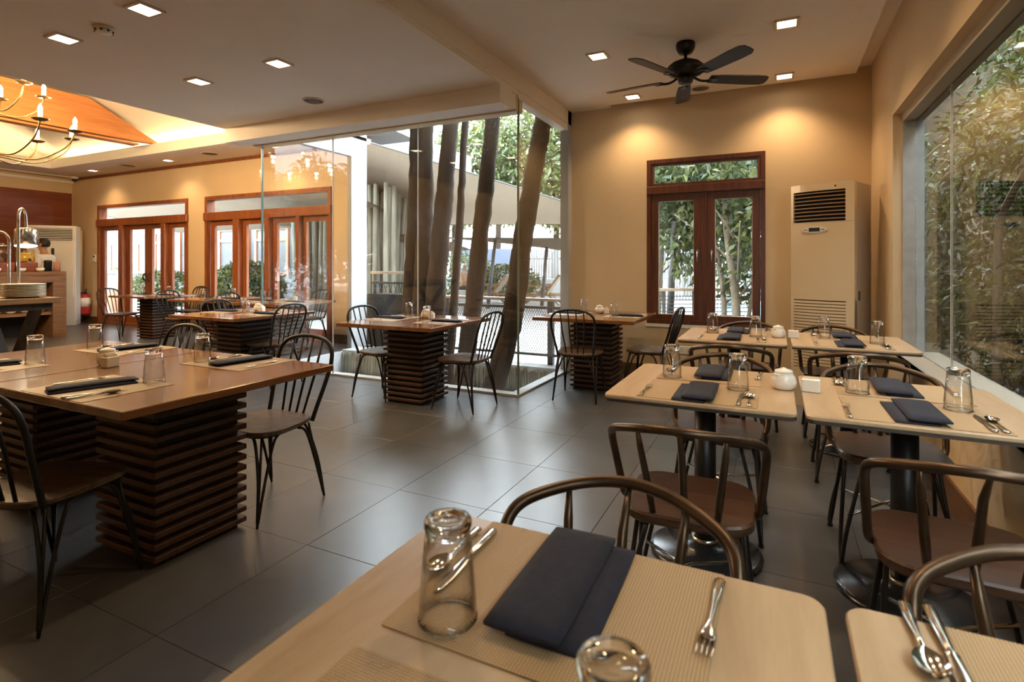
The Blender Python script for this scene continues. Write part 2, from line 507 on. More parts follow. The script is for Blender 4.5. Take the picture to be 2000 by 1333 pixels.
M['leafB'] = leaf_mat('leaf_dark_green', (0.022, 0.040, 0.016), 0.25)
M['leafC'] = leaf_mat('leaf_pale_green', (0.14, 0.165, 0.075))
M['leafD'] = leaf_mat('leaf_olive', (0.075, 0.075, 0.030))
M['leafdry'] = leaf_mat('leaf_dry', (0.30, 0.22, 0.11))
M['fence'] = mat('grey_fence_slat', (0.17, 0.165, 0.16), 0.8, var=0.15, vscale=3)
M['bluewall'] = mat('slate_blue_wall', (0.10, 0.12, 0.17), 0.8)
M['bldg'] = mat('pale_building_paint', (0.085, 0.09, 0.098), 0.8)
M['curtain'] = mat('window_curtain', (0.11, 0.117, 0.13), 0.8)
M['roofdark'] = mat('roof_soffit_grey', (0.13, 0.13, 0.14), 0.8)
M['pool'] = mat('pool_water', (0.25, 0.48, 0.58), 0.05)
M['terra'] = mat('terracotta', (0.42, 0.20, 0.12), 0.8)
M['juiceY'] = mat('yellow_juice', (0.55, 0.36, 0.03), 0.15)
M['juiceO'] = mat('orange_juice', (0.75, 0.20, 0.02), 0.15)
M['clearjar'] = pane_mat('dispenser_glass', (0.92, 0.9, 0.86), 0.06)
M['screen'] = mat('lcd_screen', (0.02, 0.03, 0.035), 0.15)

# ================================================================== layout constants (metres)
XR = 0.833      # right wall face
YB = 6.256      # back wall face
XG = -2.23      # side of the glazed courtyard nearest the back wall
YG = 4.73       # front of the glazed courtyard
XC = -5.80      # other side of the courtyard
YF = 6.70       # far wall with the timber doors
XL = -14.30     # wood panelled wall
YN = -2.6       # wall behind the viewer
ZR = 3.125      # ceiling of the right bay
ZG = 2.915      # ceiling of the middle bay
ZF = 3.22       # ceiling around the coffer

def wall_mesh(axis, c0, c1, a0, a1, z0, z1, holes=()):
    """wall slab: axis 'x' -> runs along x, thickness y c0..c1; holes (a0,a1,z0,z1)"""
    mb = MB()
    xs = sorted(set([a0, a1] + [h for q in holes for h in q[:2]]))
    zs = sorted(set([z0, z1] + [h for q in holes for h in q[2:]]))
    for i in range(len(xs)-1):
        run = None
        for j in range(len(zs)-1):
            mx = (xs[i]+xs[i+1])/2; mz = (zs[j]+zs[j+1])/2
            inside = any(q[0] < mx < q[1] and q[2] < mz < q[3] for q in holes)
            if not inside:
                if run is None: run = [zs[j], zs[j+1]]
                else: run[1] = zs[j+1]
            if inside or j == len(zs)-2:
                if run:
                    if axis == 'x': mb.box((xs[i], c0, run[0]), (xs[i+1], c1, run[1]))
                    else: mb.box((c0, xs[i], run[0]), (c1, xs[i+1], run[1]))
                    run = None
    return mb

# ================================================================== floor
mb = MB()
mb.box((XL-.2, YN-.2, -.30), (XG, YG, -.006))
mb.box((XG, YN-.2, -.30), (XR+.02, YB+.02, -.006))
mb.box((XL-.2, YG, -.30), (XC, YF+.2, -.006))
floor = struct(mb.build('floor', M['grout']))
TX, TY, GAP = 0.565, 0.6735, 0.0019
tile_me = MB().bbox((0, 0, -.008), (TX-GAP, TY-GAP, 0), 0.0012).mesh('tile', M['tile'])
far_mb = MB()
def tile_rect(x0, y0, x1, y1):
    """a tile clipped to the room outline -> list of boxes"""
    out = []
    for (rx0, ry0, rx1, ry1) in ((XL, YN, XG-.0, YG), (XG, YN, XR, YB), (XL, YG, XC, YF)):
        a0, b0, a1, b1 = max(x0, rx0), max(y0, ry0), min(x1, rx1), min(y1, ry1)
        if a1-a0 > .01 and b1-b0 > .01: out.append((a0, b0, a1, b1))
    return out
ix0 = math.floor((XL+1.358)/TX)-1
for i in range(ix0, 6):
    x0 = -1.358 + i*TX
    for j in range(-8, 12):
        y0 = 1.149 + (j-1)*TY
        rs = tile_rect(x0, y0, x0+TX-GAP, y0+TY-GAP)
        if not rs: continue
        full = len(rs) == 1 and abs((rs[0][2]-rs[0][0])-(TX-GAP)) < 1e-4 and abs((rs[0][3]-rs[0][1])-(TY-GAP)) < 1e-4
        near = x0 > -8.4 and y0 > -0.3
        if near and full:
            obj('tile', tile_me, floor, (x0, y0, 0))
        elif near:
            q = MB()
            for (a, b, c, d) in rs: q.box((a, b, -.008), (c, d, 0))
            q.build('tile', M['tile'], floor)
        else:
            for (a, b, c, d) in rs: far_mb.box((a, b, -.008), (c, d, 0))
stuff(far_mb.build('distant_tiles', M['tile'], floor))

# ================================================================== walls
WT = 0.20
RWIN = (-1.9, 5.19, 0.60, 2.465)      # right garden window opening (y0,y1,z0,z1)
BWIN = (-1.325, -0.098, 0.615, 2.468) # casement opening in the back wall
D1 = (-13.27, -10.20, 0.0, 2.56)
D2 = (-9.69, -6.53, 0.0, 2.56)
wb = struct(wall_mesh('x', YB, YB+WT, XG, XR+WT, -.3, 3.5, [BWIN]).build('wall_back', M['wall']))
wr = struct(wall_mesh('y', XR, XR+WT, YN-.2, YB+WT, -.3, 3.5, [RWIN]).build('wall_right', M['wall']))
wf = struct(wall_mesh('x', YF, YF+.06, XL-.2, XC-.085, -.3, 4.2, [D1, D2]).build('wall_far', M['wall']))
wl = struct(wall_mesh('y', XL-.2, XL, YN-.2, YF+WT, -.3, 4.2, []).build('wall_left', M['wall']))
wn = struct(wall_mesh('x', YN-.2, YN, XL-.2, XR+WT, -.3, 4.2, []).build('wall_near', M['wall']))
# courtyard side wall: white pillar and lintel facing the courtyard
mb = MB()
mb.box((XC-.085, 6.36, -.6), (XC, YF+.0, 3.5))
mb.box((XC-.085, YG, 2.93), (XC, 6.36, 3.5))
struct(mb.build('wall_courtyard', M['wallwhite']))
# return jamb where the glazing meets the back wall
struct(MB().box((XG-.10, YB-.13, -.3), (XG, YB+WT, 3.3)).build('trim_1', M['wallwhite']))
# upper outer skin above the glazing so that the ceiling void stays dark
struct(MB().box((XG-.14, YG, 2.905), (XG-.04, YB+.02, 3.5)).build('trim_2', M['wall']))
struct(MB().box((XC-.1, YG-.012, 2.76), (XG-.012, YG+.12, 3.5)).build('trim_3', M['wall']))
# skirtings
def skirt(name, mb): struct(mb.build(name, M['skirt']))
skirt('baseboard_back', MB().box((XG+.0, YB-.014, 0), (XR, YB, .145)))
skirt('baseboard_right', MB().box((XR-.014, YN, 0), (XR, YB, .145)))
q = MB()
for a, b in ((XL, D1[0]), (D1[1], D2[0]), (D2[1], XC-.09)): q.box((a, YF-.014, 0), (b, YF, .145))
skirt('baseboard_far', q)
skirt('baseboard_left', MB().box((XL, YN, 0), (XL+.026, YF, .145)))
# mahogany panelling on the left wall with cream strip above
pan = struct(MB().box((XL, YN, .145), (XL+.02, YF-.02, 2.88)).build('trim_4', M['mahog']))
struct(MB().box((XL, YN, 3.10), (XL+.05, YF, 3.16)).build('trim_5', M['white']))
# dark trim at the head of the far wall
struct(MB().box((XL, YF-.018, 3.165), (XC-.16, YF, 3.215)).build('trim_6', M['doorwood']))
# back-window sill strip
struct(MB().bbox((BWIN[0]-.02, YB-.012, .575), (BWIN[1]+.02, YB+.06, .613), .003).build('trim_7', M['white']))

# ================================================================== ceilings
# right bay: panel with a shadow slot along the right and back walls
mb = MB()
mb.box((XG, YN-.2, ZR), (0.695, 6.15, 3.40))
mb.box((XG, 6.15, ZR), (-1.74, YB, 3.40))
mb.box((XG, YN-.2, 3.215), (XR+.1, YB+.1, 3.40))
struct(mb.build('ceiling_right', M['ceil']))
# beam over the glass and its continuation towards the viewer
struct(MB().box((XG-.10, YN-.2, 2.962), (XG, YB-.02, 3.42)).build('trim_8', M['ceil']))
struct(MB().box((XG-.10, YG+.02, 2.885), (XG-.006, YB-.12, 2.9615)).build('trim_9', M['ceil']))
# middle bay ceiling and the soffit in front of the glass
mb = MB()
mb.box((-5.95, YN-.2, ZG), (XG-.005, YG, 3.6))
struct(mb.build('ceiling_middle', M['ceil']))
mb = MB()
mb.box((-5.95, 4.36, 2.745), (XG-.005, 4.60, ZG))
struct(mb.build('trim_10', M['ceil']))
struct(MB().box((-5.95, 4.60, 2.775), (XG-.02, YG+.0, ZG)).build('trim_11', M['ceil']))
# far bay: strip around the coffer
CX0, CX1, CY1 = -13.2, -5.95, 5.85
mb = MB()
mb.box((XL-.2, CY1, ZF), (XC-.0, YF+.1, ZF+.05))
mb.box((XL-.2, YN-.2, ZF), (CX0, CY1, ZF+.05))
struct(mb.build('ceiling_far', M['ceil']))
mb = MB()   # bright cove lip
mb.box((CX0, CY1-.05, ZF+.001), (CX1, CY1, ZF+.175))
mb.box((CX0, YN-.2, ZF+.001), (CX0+.05, CY1-.05, ZF+.175))
struct(mb.build('trim_12', M['white']))
# pitched coffer lining
mb = MB()
zt, ze = 4.02, 3.40
mb.quad((CX0-.8, YF+.1, ze-.2), (XC+.0, YF+.1, ze-.2), (XC+.0, 4.75, zt), (CX0-.8, 4.75, zt))
mb.quad((CX0-.8, YN, zt), (CX0-.8, 4.75, zt), (XC+.0, 4.75, zt), (XC+.0, YN, zt))
mb.quad((CX0-.8, YN-.2, ze-.2), (CX0-.8, YF+.1, ze-.2), (CX0-.2, YF+.1, zt+.1), (CX0-.2, YN-.2, zt+.1))
mb.box((XL-.2, YN-.2, zt+.12), (XG, YF+.2, zt+.2))
struct(mb.build('ceiling_coffer', M['ceilwarm']))
# side of the middle bay facing the coffer
struct(MB().box((-5.98, YN-.2, ZG), (-5.952, YG, 4.0)).build('trim_13', M['ceilwarm']))
# wooden truss panel spanning the coffer
TRX = -9.8
t = empty('roof_truss', (TRX, 3.0, 3.35))
tag(t, 'orange veneered roof truss panel spanning the pitched coffer', 'truss')
prof = [(0, YN, 3.345), (0, 5.55, 3.385), (0, 5.93, 3.41), (0, 5.6, 3.56), (0, 4.82, 3.93), (0, YN, 3.93)]
q = MB().extr([(0, y-3.0, z-3.35) for (_, y, z) in prof], (-.12, 0, 0)); q.build('panel', M['trusswood'], t)
q = MB().box((-.15, YN-3.0, -.03), (.03, 2.55, .0)); q.build('bottom_chord', M['trusswood'], t)

# ================================================================== glazing of the courtyard
wg = struct(MB().box((XC, YG, .0), (XG-.0, YG+.11, .022)).box((XG-.11, YG+.11, .0), (XG, YB-.13, .022)).build('window_1', M['curb']))
def glass_panel(x0, y0, x1, y1, z0, z1, th, mname='panebox'):
    d = Vector((x1-x0, y1-y0, 0)); n = Vector((-d.y, d.x, 0)).normalized()*th/2
    q = MB()
    a = Vector((x0, y0, z0)); b = Vector((x1, y1, z0))
    q.extr([a-n, b-n, b+n, a+n], (0, 0, z1-z0))
    return q
seams = [XC+.01, -4.62, -3.425, XG-.012]
for i in range(3):
    glass_panel(seams[i]+.003, YG+.03, seams[i+1]-.003, YG+.03, .02, 2.80, .012).build('pane', M['panebox'], wg)
    if i < 2:
        MB().box((seams[i+1]-.003, YG+.022, .02), (seams[i+1]+.003, YG+.038, 2.79)).build('glass_joint', M['white'], wg)
MB().box((XG-.02, YG+.016, .02), (XG-.008, YG+.04, 2.9)).build('glass_corner', M['edge'], wg)
glass_panel(XG-.03, YG+.04, XG-.03, YB-.12, .02, 2.884, .012).build('pane', M['panebox'], wg)
glass_panel(XC-.04, YG+.04, XC-.04, 6.37, .0, 2.95, .012).build('pane', M['paneside'], wg)
MB().box((XC-.0, YG+.018, .02), (XC+.012, YG+.042, 2.79)).build('glass_corner', M['edge'], wg)

# ================================================================== right garden window
w2 = struct(MB().box((XR, RWIN[0], .575), (XR+.30, RWIN[1], .603)).build('window_2', M['ledge']))
MB().box((XR+.062, RWIN[1]-.02, .603), (XR+.20, RWIN[1]+.0, 2.465)).build('jamb_post', M['curb'], w2)
MB().box((XR+.06, RWIN[0], 2.40), (XR+.20, RWIN[1], 2.465)).build('head_rail', M['acside'], w2)
ysr = [RWIN[0], -0.9, 0.81, 2.52, 4.217, RWIN[1]-.02]
for i in range(len(ysr)-1):
    glass_panel(XR+.147, ysr[i]+.003, XR+.147, ysr[i+1]-.003, .603, 2.40, .012).build('pane', M['paneR'], w2)
for y in ysr[1:-1]:
    MB().box((XR+.141, y-.003, .603), (XR+.153, y+.003, 2.40)).build('glass_joint', M['white'], w2)

# ================================================================== casement window in the back wall
w3 = struct(empty('window_3', (0, YB, 0)))
x0, x1, z0, z1 = BWIN
def frame_rect(mbx, x0, x1, z0, z1, w, y0, y1, wb=None, wt=None):
    wb = wb or w; wt = wt or w
    mbx.box((x0, y0, z0), (x0+w, y1, z1)); mbx.box((x1-w, y0, z0), (x1, y1, z1))
    mbx.box((x0+w, y0, z0), (x1-w, y1, z0+wb)); mbx.box((x0+w, y0, z1-wt), (x1-w, y1, z1))
    return mbx
frame_rect(MB(), x0, x1, z0, z1, .045, -.012, .10).build('outer_frame', M['winwood'], w3)
MB().bbox((x0+.0, -.022, 2.075), (x1-.0, .09, 2.165), .006).build('transom_rail', M['winwood'], w3)
frame_rect(MB(), x0+.04, x1-.04, 2.16, 2.43, .036, .0, .07).build('transom_sash', M['winwood'], w3)
MB().box((x0+.07, .03, 2.19), (x1-.07, .038, 2.40)).build('pane', M['pane'], w3)
MB().box((-.735, .0, .66), (-.675, .08, 2.08)).build('mullion', M['winwood'], w3)
for (a, b) in ((x0+.045, -.735), (-.675, x1-.045)):
    s = frame_rect(MB(), a+.004, b-.004, .66, 2.07, .075, .004, .07, wb=.06).build('sash', M['winwood'], w3)
    MB().box((a+.07, .035, .71), (b-.07, .043, 2.005)).build('pane', M['pane'], s)
    q = MB(); wbead = .008
    frame_rect(q, a+.077, b-.077, .718, 1.997, wbead, .028, .034).build('glazing_bead', M['white'], s)
for xx in (-.775, -.628):
    h = MB().tube(spline([(xx, -.002, 1.42), (xx, -.03, 1.41), (xx, -.035, 1.38), (xx, -.028, 1.31)], 4), .008, 6)
    h.cbox((xx, .0, 1.42), (.022, .008, .05)); h.build('handle', M['steel'], w3)

# ================================================================== timber doors in the far wall
def door_set(name, x0, x1, leaves, posts):
    d = struct(empty(name, (0, YF, 0)))
    frame_rect(MB(), x0, x1, 0.0, 2.56, .07, -.02, .14, wb=.06).build('outer_frame', M['doorwood'], d)
    MB().bbox((x0-.01, -.05, 2.10), (x1+.01, .14, 2.255), .01).build('transom_rail', M['doorwood'], d)
    MB().box((x0+.07, .05, 2.255), (x1-.07, .058, 2.49)).build('pane', M['pane'], d)
    for (a, b, w) in leaves:
        s = frame_rect(MB(), a, b, .06, 2.10, w, .03, .08, wb=.14, wt=.09).build('door_leaf', M['doorwood'], d)
        MB().box((a+w-.01, .05, .19), (b-w+.01, .058, 2.02)).build('pane', M['pane'], s)
    for (a, b, dy) in posts:
        MB().bbox((a, -.03-dy, .0), (b, .10, 2.10), .006).build('post', M['doorwood'], d)
    return d
d1 = door_set('door_1', D1[0], D1[1], [(-13.2, -12.42, .12), (-12.27, -11.52, .12), (-11.515, -10.99, .12), (-10.84, -10.27, .10)],
              [(-12.42, -12.27, .03), (-10.98, -10.85, .03)])
for xx in (-11.58, -11.46):
    MB().tube(spline([(xx, .03, 1.10), (xx, -.03, 1.08), (xx, -.035, 1.0), (xx, .02, .93)], 4), .012, 6).build('handle', M['black'], d1)
d2 = door_set('door_2', D2[0], D2[1], [(-9.58, -8.85, .11), (-8.70, -8.03, .10), (-7.92, -7.27, .10), (-7.20, -6.60, .07)],
              [(-8.85, -8.70, .04), (-8.03, -7.92, .04), (-7.27, -7.20, .04)])

# ================================================================== ceiling fittings
lamp_me = MB().box((-.062, -.062, -.006), (.062, .062, -.002)).mesh('diffuser', M['lamp'])
ring_mb = MB()
frame_q = [(-.085, -.085, .085, -.066), (-.085, .066, .085, .085), (-.085, -.066, -.066, .066), (.066, -.066, .085, .066)]
for (a, b, c, d) in frame_q: ring_mb.box((a, b, -.012), (c, d, .0))
ring_me = ring_mb.mesh('bezel', M['trimring'])
def downlight(x, y, z, label, watts=DOWN_W, small=1.0):
    t = empty('recessed_downlight', (x, y, z)); tag(t, label, 'downlight', 'recessed square downlights')
    obj('bezel', ring_me, t); obj('diffuser', lamp_me, t)
    t.scale = (small, small, 1)
    ld = bpy.data.lights.new('downlight_beam', 'SPOT')
    ld.energy = watts; ld.color = WARM; ld.spot_size = R(125); ld.spot_blend = 0.75; ld.shadow_soft_size = 0.06
    lo = bpy.data.objects.new('downlight_beam', ld); COL.objects.link(lo); lo.parent = t; lo.location = (0, 0, -.03)
for (x, y, lb) in ((-1.412, 4.64, 'square ceiling downlight left of the fan, nearer one'), (0.074, 4.64, 'square ceiling downlight at upper right above the fan blades'),
                   (0.074, 5.93, 'square ceiling downlight above the tall air conditioner'), (-1.412, 5.93, 'square ceiling downlight near the back wall, below left fan blade')):
    downlight(x, y, ZR, lb)
for (x, y) in ((-1.412, 3.35), (0.074, 3.35), (-1.412, 2.06), (0.074, 2.06)):
    downlight(x, y, ZR, 'square ceiling downlight of the right bay out of view')
for (x, y, lb) in ((-3.625, 2.095, 'square downlight at the top edge of the grey ceiling'), (-4.62, 2.11, 'square downlight left of the smoke detector'),
                   (-3.625, 3.13, 'square downlight between smoke detector and round speaker, right one'), (-4.62, 3.13, 'square downlight right of the chandelier on grey ceiling')):
    downlight(x, y, ZG, lb)
for (x, lb) in ((-12.63, 'small downlight over the left end of the first glass doors'), (-10.15, 'small downlight over the wall between the two glass doors'), (-7.4, 'small downlight over the second glass doors beside the glass')):
    downlight(x, 6.28, ZF, lb, DOWN_W*.8)
def speaker(x, y, z, r, label):
    t = empty('ceiling_speaker', (x, y, z)); tag(t, label, 'speaker', 'round ceiling speakers')
    MB().lathe([(r*1.12, 0), (r*1.12, -.006), (r, -.012), (r*.98, 0)], n=28).build('rim', M['trimring'], t)
    MB().lathe([(r*.98, -.004), (r*.6, -.008), (.001, -.009)], n=28).build('grille', M['grille'], t)
speaker(-4.136, 3.995, ZG, .095, 'round brown speaker in the grey ceiling above the glazing')
speaker(-.709, 5.961, ZR, .085, 'round ceiling speaker behind the fan')
speaker(-11.37, 6.26, ZF, .13, 'round speaker over the first glass doors')
speaker(-8.88, 6.22, ZF, .13, 'round speaker over the second glass doors')
t = empty('smoke_detector', (-4.162, 2.137, ZG)); tag(t, 'domed smoke detector on the grey ceiling', 'smoke detector')
MB().lathe([(.065, 0), (.068, -.012), (.06, -.02)], n=24).build('base', M['trimring'], t)
MB().lathe([(.055, -.02), (.05, -.035), (.034, -.046), (.001, -.048)], n=24).build('sensor_dome', M['acwhite'], t)
for k in range(8):
    a = k*PI/4; MB().cbox((.051*math.cos(a), .051*math.sin(a), -.031), (.012, .012, .01)).build('vent_slot', M['dark'], t)

# ---- ceiling fan
FX, FY = -0.677, 4.70
fan = empty('ceiling_fan', (FX, FY, ZR)); tag(fan, 'dark five-blade ceiling fan on the right bay ceiling', 'ceiling fan')
MB().lathe([(.075, 0), (.078, -.02), (.075, -.05), (.055, -.085), (.02, -.095)], n=28).build('canopy', M['fanmetal'], fan)
MB().tube([(0,0,-.09), (0,0,-.16)], .013, 10).build('downrod', M['fanmetal'], fan)
MB().lathe([(.02, -.135), (.06, -.145), (.115, -.17), (.148, -.20), (.152, -.235), (.13, -.26), (.085, -.275), (.06, -.28)], n=32).build('motor_housing', M['fanmetal'], fan)
MB().lathe([(.058, -.275), (.062, -.31), (.055, -.335), (.03, -.345), (.001, -.346)], n=24).build('switch_cup', M['fanmetal'], fan)
bl = MB()
out = [(.20, -.052), (.30, -.060), (.55, -.070), (.655, -.066), (.69, -.045), (.697, 0), (.69, .045), (.655, .066), (.55, .070), (.30, .060), (.20, .052)]
bl.prism(out, -.004, .004)
bl.xf(Matrix.Rotation(R(-13), 4, 'X'))
blade_me = bl.mesh('blade', M['fanblade'])
br = MB().tube(spline([(.07, 0, .012), (.12, 0, -.012), (.17, 0, -.016), (.22, 0, -.006)], 4), .011, 8)
br.prism([(.19, -.03), (.25, -.042), (.27, 0), (.25, .042), (.19, .03)], -.012, -.005)
br_me = br.mesh('blade_iron', M['fanmetal'])
for k in range(5):
    a = R(173 + 72*k)
    b = obj('blade', blade_me, fan, (0, 0, -.295), a)
    obj('blade_iron', br_me, b)

# ---- unseen warm strips added behind the lip to brighten the coffer
def add_cove_fill(x0, y0, x1, y1, watts, label):
    L = math.hypot(x1-x0, y1-y0)
    t = empty('added_fill_strip', ((x0+x1)/2, (y0+y1)/2, ZF+.055), math.atan2(y1-y0, x1-x0)); tag(t, label, 'light strip', 'added cove fill strips')
    MB().box((-L/2, -.02, 0), (L/2, .02, .015)).build('profile', M['white'], t)
    MB().box((-L/2, -.012, .015), (L/2, .012, .018)).build('fill_diffuser', M['fillstrip'], t)
    ld = bpy.data.lights.new('cove_fill', 'AREA'); ld.shape = 'RECTANGLE'; ld.size = L; ld.size_y = .03; ld.energy = watts; ld.color = (1.0, .74, .44)
    lo = bpy.data.objects.new('cove_fill', ld); COL.objects.link(lo); lo.parent = t; lo.location = (0, 0, .03); lo.rotation_euler = (PI, 0, 0)
add_cove_fill(CX0+.1, CY1+.12, CX1-.1, CY1+.12, 34, 'warm fill strip added unseen behind the far coffer lip')
add_cove_fill(CX0-.12, YN+.2, CX0-.12, CY1-.1, 40, 'warm fill strip added unseen behind the left coffer lip')
# ---- chandelier
ch = empty('chandelier', (-7.75, 2.75, 2.80)); tag(ch, 'two-tier brass candle chandelier hanging in the coffer', 'chandelier')
MB().tube([(0,0,-.30), (0,0,1.2)], .014, 8).build('stem', M['brass'], ch)
MB().lathe([(.001, -.40), (.03, -.37), (.045, -.33), (.02, -.28), (.05, -.22), (.02, -.15)], n=16).build('finial', M['brass'], ch)
cand_me = MB().lathe([(.022, 0), (.022, .085), (.014, .09)], n=10).mesh('candle_sleeve', M['candle'])
dish_me = MB().lathe([(.001, -.012), (.05, -.008), (.075, .006), (.077, .01), (.045, 0), (.001, -.002)], n=18).mesh('drip_pan', M['brass'])
bulb_me = MB().lathe([(.012, .088), (.022, .105), (.02, .13), (.006, .16), (.001, .168)], n=10).mesh('bulb', M['bulb'])
def arm(rad, z, ang, drop):
    pts = spline([(0.02, 0, z-.30), (rad*.25, 0, z-drop*.95), (rad*.6, 0, z-drop), (rad*.9, 0, z-drop*.55), (rad, 0, z-.01)], 6)
    a = MB().tube(pts, .009, 6).build('arm', M['brass'], ch, (0,0,0), ang)
    obj('drip_pan', dish_me, a, (rad, 0, z)); obj('candle_sleeve', cand_me, a, (rad, 0, z)); obj('bulb', bulb_me, a, (rad, 0, z))
for k in range(10): arm(.85, .0, R(14+36*k), .34)
for k in range(6): arm(.56, .42, R(20+60*k), .28)
for k in range(10):
    a = R(14+36*k)
    ld = bpy.data.lights.new('candle_light', 'POINT'); ld.energy = 34; ld.color = (1.0, .70, .38); ld.shadow_soft_size = .022
    lo = bpy.data.objects.new('candle_light', ld); COL.objects.link(lo); lo.parent = ch; lo.location = (.85*math.cos(a), .85*math.sin(a), .20)
for k in range(0, 6, 2):
    a = R(20+60*k)
    ld = bpy.data.lights.new('candle_light', 'POINT'); ld.energy = 34; ld.color = (1.0, .70, .38); ld.shadow_soft_size = .022
    lo = bpy.data.objects.new('candle_light', ld); COL.objects.link(lo); lo.parent = ch; lo.location = (.56*math.cos(a), .56*math.sin(a), .62)

# ================================================================== tables
RT = (0.706, 0.775)
def pale_table(cx, cy, label):
    t = empty('pale_pedestal_table', (cx, cy, 0)); tag(t, label, 'table', 'pale square pedestal tables')
    poly = rrect(RT[0], RT[1], .03, 5)
    MB().prism(poly, .733, .75, .004).build('tabletop', M['pale'], t)
    MB().prism(rrect(RT[0]-.004, RT[1]-.004, .028, 5), .722, .7325).build('edge_underside', M['paleedge'], t)
    MB().lathe([(.046, .02), (.046, .70)], n=20).build('post', M['post'], t)
    q = MB().box((-.22, -.03, .70), (.22, .03, .722)); q.box((-.03, -.22, .70), (.03, .22, .721)); q.build('spider_bracket', M['post'], t)
    MB().lathe([(.235, .0), (.238, .012), (.22, .022), (.10, .034), (.055, .05), (.05, .06)], n=40).build('base_disc', M['base'], t)
    MB().lathe([(.056, .045), (.060, .06), (.056, .075)], n=24).build('collar', M['steel'], t)
    return t
PX = (-0.284, 0.448)     # the two columns of pale tables
PY = (0.605, 2.555, 4.405)   # three rows
ROWN = ('front-row', 'middle-row', 'back-row'); COLN = ('beside the aisle', 'beside the garden window')
for r in range(3):
    for c in range(2):
        pale_table(PX[c], PY[r], ROWN[r] + ' pale wood-top pedestal table ' + COLN[c])

ST = (1.03, 1.04)
slat_me = MB().bbox((-.22, -.22, -.0125), (.22, .22, .0125), .003).mesh('slat', M['slat'])
def brown_table(cx, cy, label, w=ST[0], d=ST[1], px=0, py=0):
    t = empty('slatted_pedestal_table', (cx, cy, 0)); tag(t, label, 'table', 'brown tables on slatted pedestals')
    MB().bbox((-w/2, -d/2, .716), (w/2, d/2, .75), .003).build('tabletop', M['brown'], t)
    MB().box((-.19+px, -.19+py, .0), (.19+px, .19+py, .716)).build('pedestal_core', M['core'], t)
    for k in range(14):
        obj('slat', slat_me, t, (px, py, .036 + k*.0505))
    return t
S = {}
S['S1a'] = (-2.625, 1.660); S['S1b'] = (-3.665, 1.660)
S['S2'] = (-5.27, 4.10); S['S6'] = (-3.09, 4.27); S['S7'] = (-1.70, 5.55)
S['S3'] = (-9.80, 5.88); S['S4'] = (-7.90, 5.72); S['S5'] = (-6.42, 5.62)
SN = {'S1a': 'right one of the two joined brown tables', 'S1b': 'left one of the two joined brown tables', 'S2': 'brown table left of the white pillar',
      'S6': 'brown table in front of the tree trunks', 'S7': 'brown table near the casement window', 'S3': 'farthest brown table by the first glass doors',
      'S4': 'brown table between the two glass doors', 'S5': 'brown table behind the glass corner'}
for k, (x, y) in S.items():
    off = (.07, -.05) if k == 'S1a' else (0, 0)
    brown_table(x, y, SN[k] + ', on a slatted pedestal', px=off[0], py=off[1])

# ================================================================== chairs
def make_chair_a():
    """black iron hoop-back chair with a wooden seat, faces +y"""
    t = empty('iron_hoop_chair')
    poly = []
    for k in range(40):
        a = 2*PI*k/40
        c, s = math.cos(a), math.sin(a)
        e = 0.55
        x = .205*math.copysign(abs(c)**e, c); y = .20*math.copysign(abs(s)**e, s)
        x *= 1.0 + .10*(y/.2)
        poly.append((x, y))
    MB().prism(poly, .428, .452, .005).build('seat', M['seatA'], t)
    MB().tube([(x*.86, y*.86, .422) for (x, y) in poly], .008, 6, closed=True).build('seat_ring', M['iron'], t)
    half = [(-.168, -.165, .425), (-.178, -.19, .50), (-.198, -.235, .63), (-.208, -.265, .73), (-.190, -.285, .805), (-.125, -.298, .85), (0, -.303, .866)]
    pts = half + [(-x, y, z) for (x, y, z) in half[-2::-1]]
    MB().tube(spline(pts, 5), .0115, 8).build('back_hoop', M['iron'], t)
    for x in (-.105, -.036, .036, .105):
        zt = .866 - (.016 if abs(x) > .1 else .002)
        MB().tube([(x*.75, -.182, .44), (x, -.245, .66), (x*1.05, -.3, zt-.004)], [.0065, .0075, .0065], 7).build('spindle', M['iron'], t)
    for sx in (-1, 1):
        for sy in (-1, 1):
            f = Vector((.205*sx, .215*sy, .008))
            a = [(.175*sx, .06*sy, .418), (.188*sx, .105*sy, .385), (.196*sx, .16*sy, .22)]
            b = [(.196*sx*.93, .19*sy, .22), (.13*sx, .165*sy, .385), (.085*sx, .15*sy, .418)]
            up = spline(a + [tuple(f)], 5); dn = spline([tuple(f)] + b, 5)
            MB().tube(up + dn[1:], .0078, 6).build('leg', M['iron'], t)
            MB().tube([(.158*sx, .150*sy, .418), tuple(f)], .0065, 6).build('leg_rod', M['iron'], t)
    return t
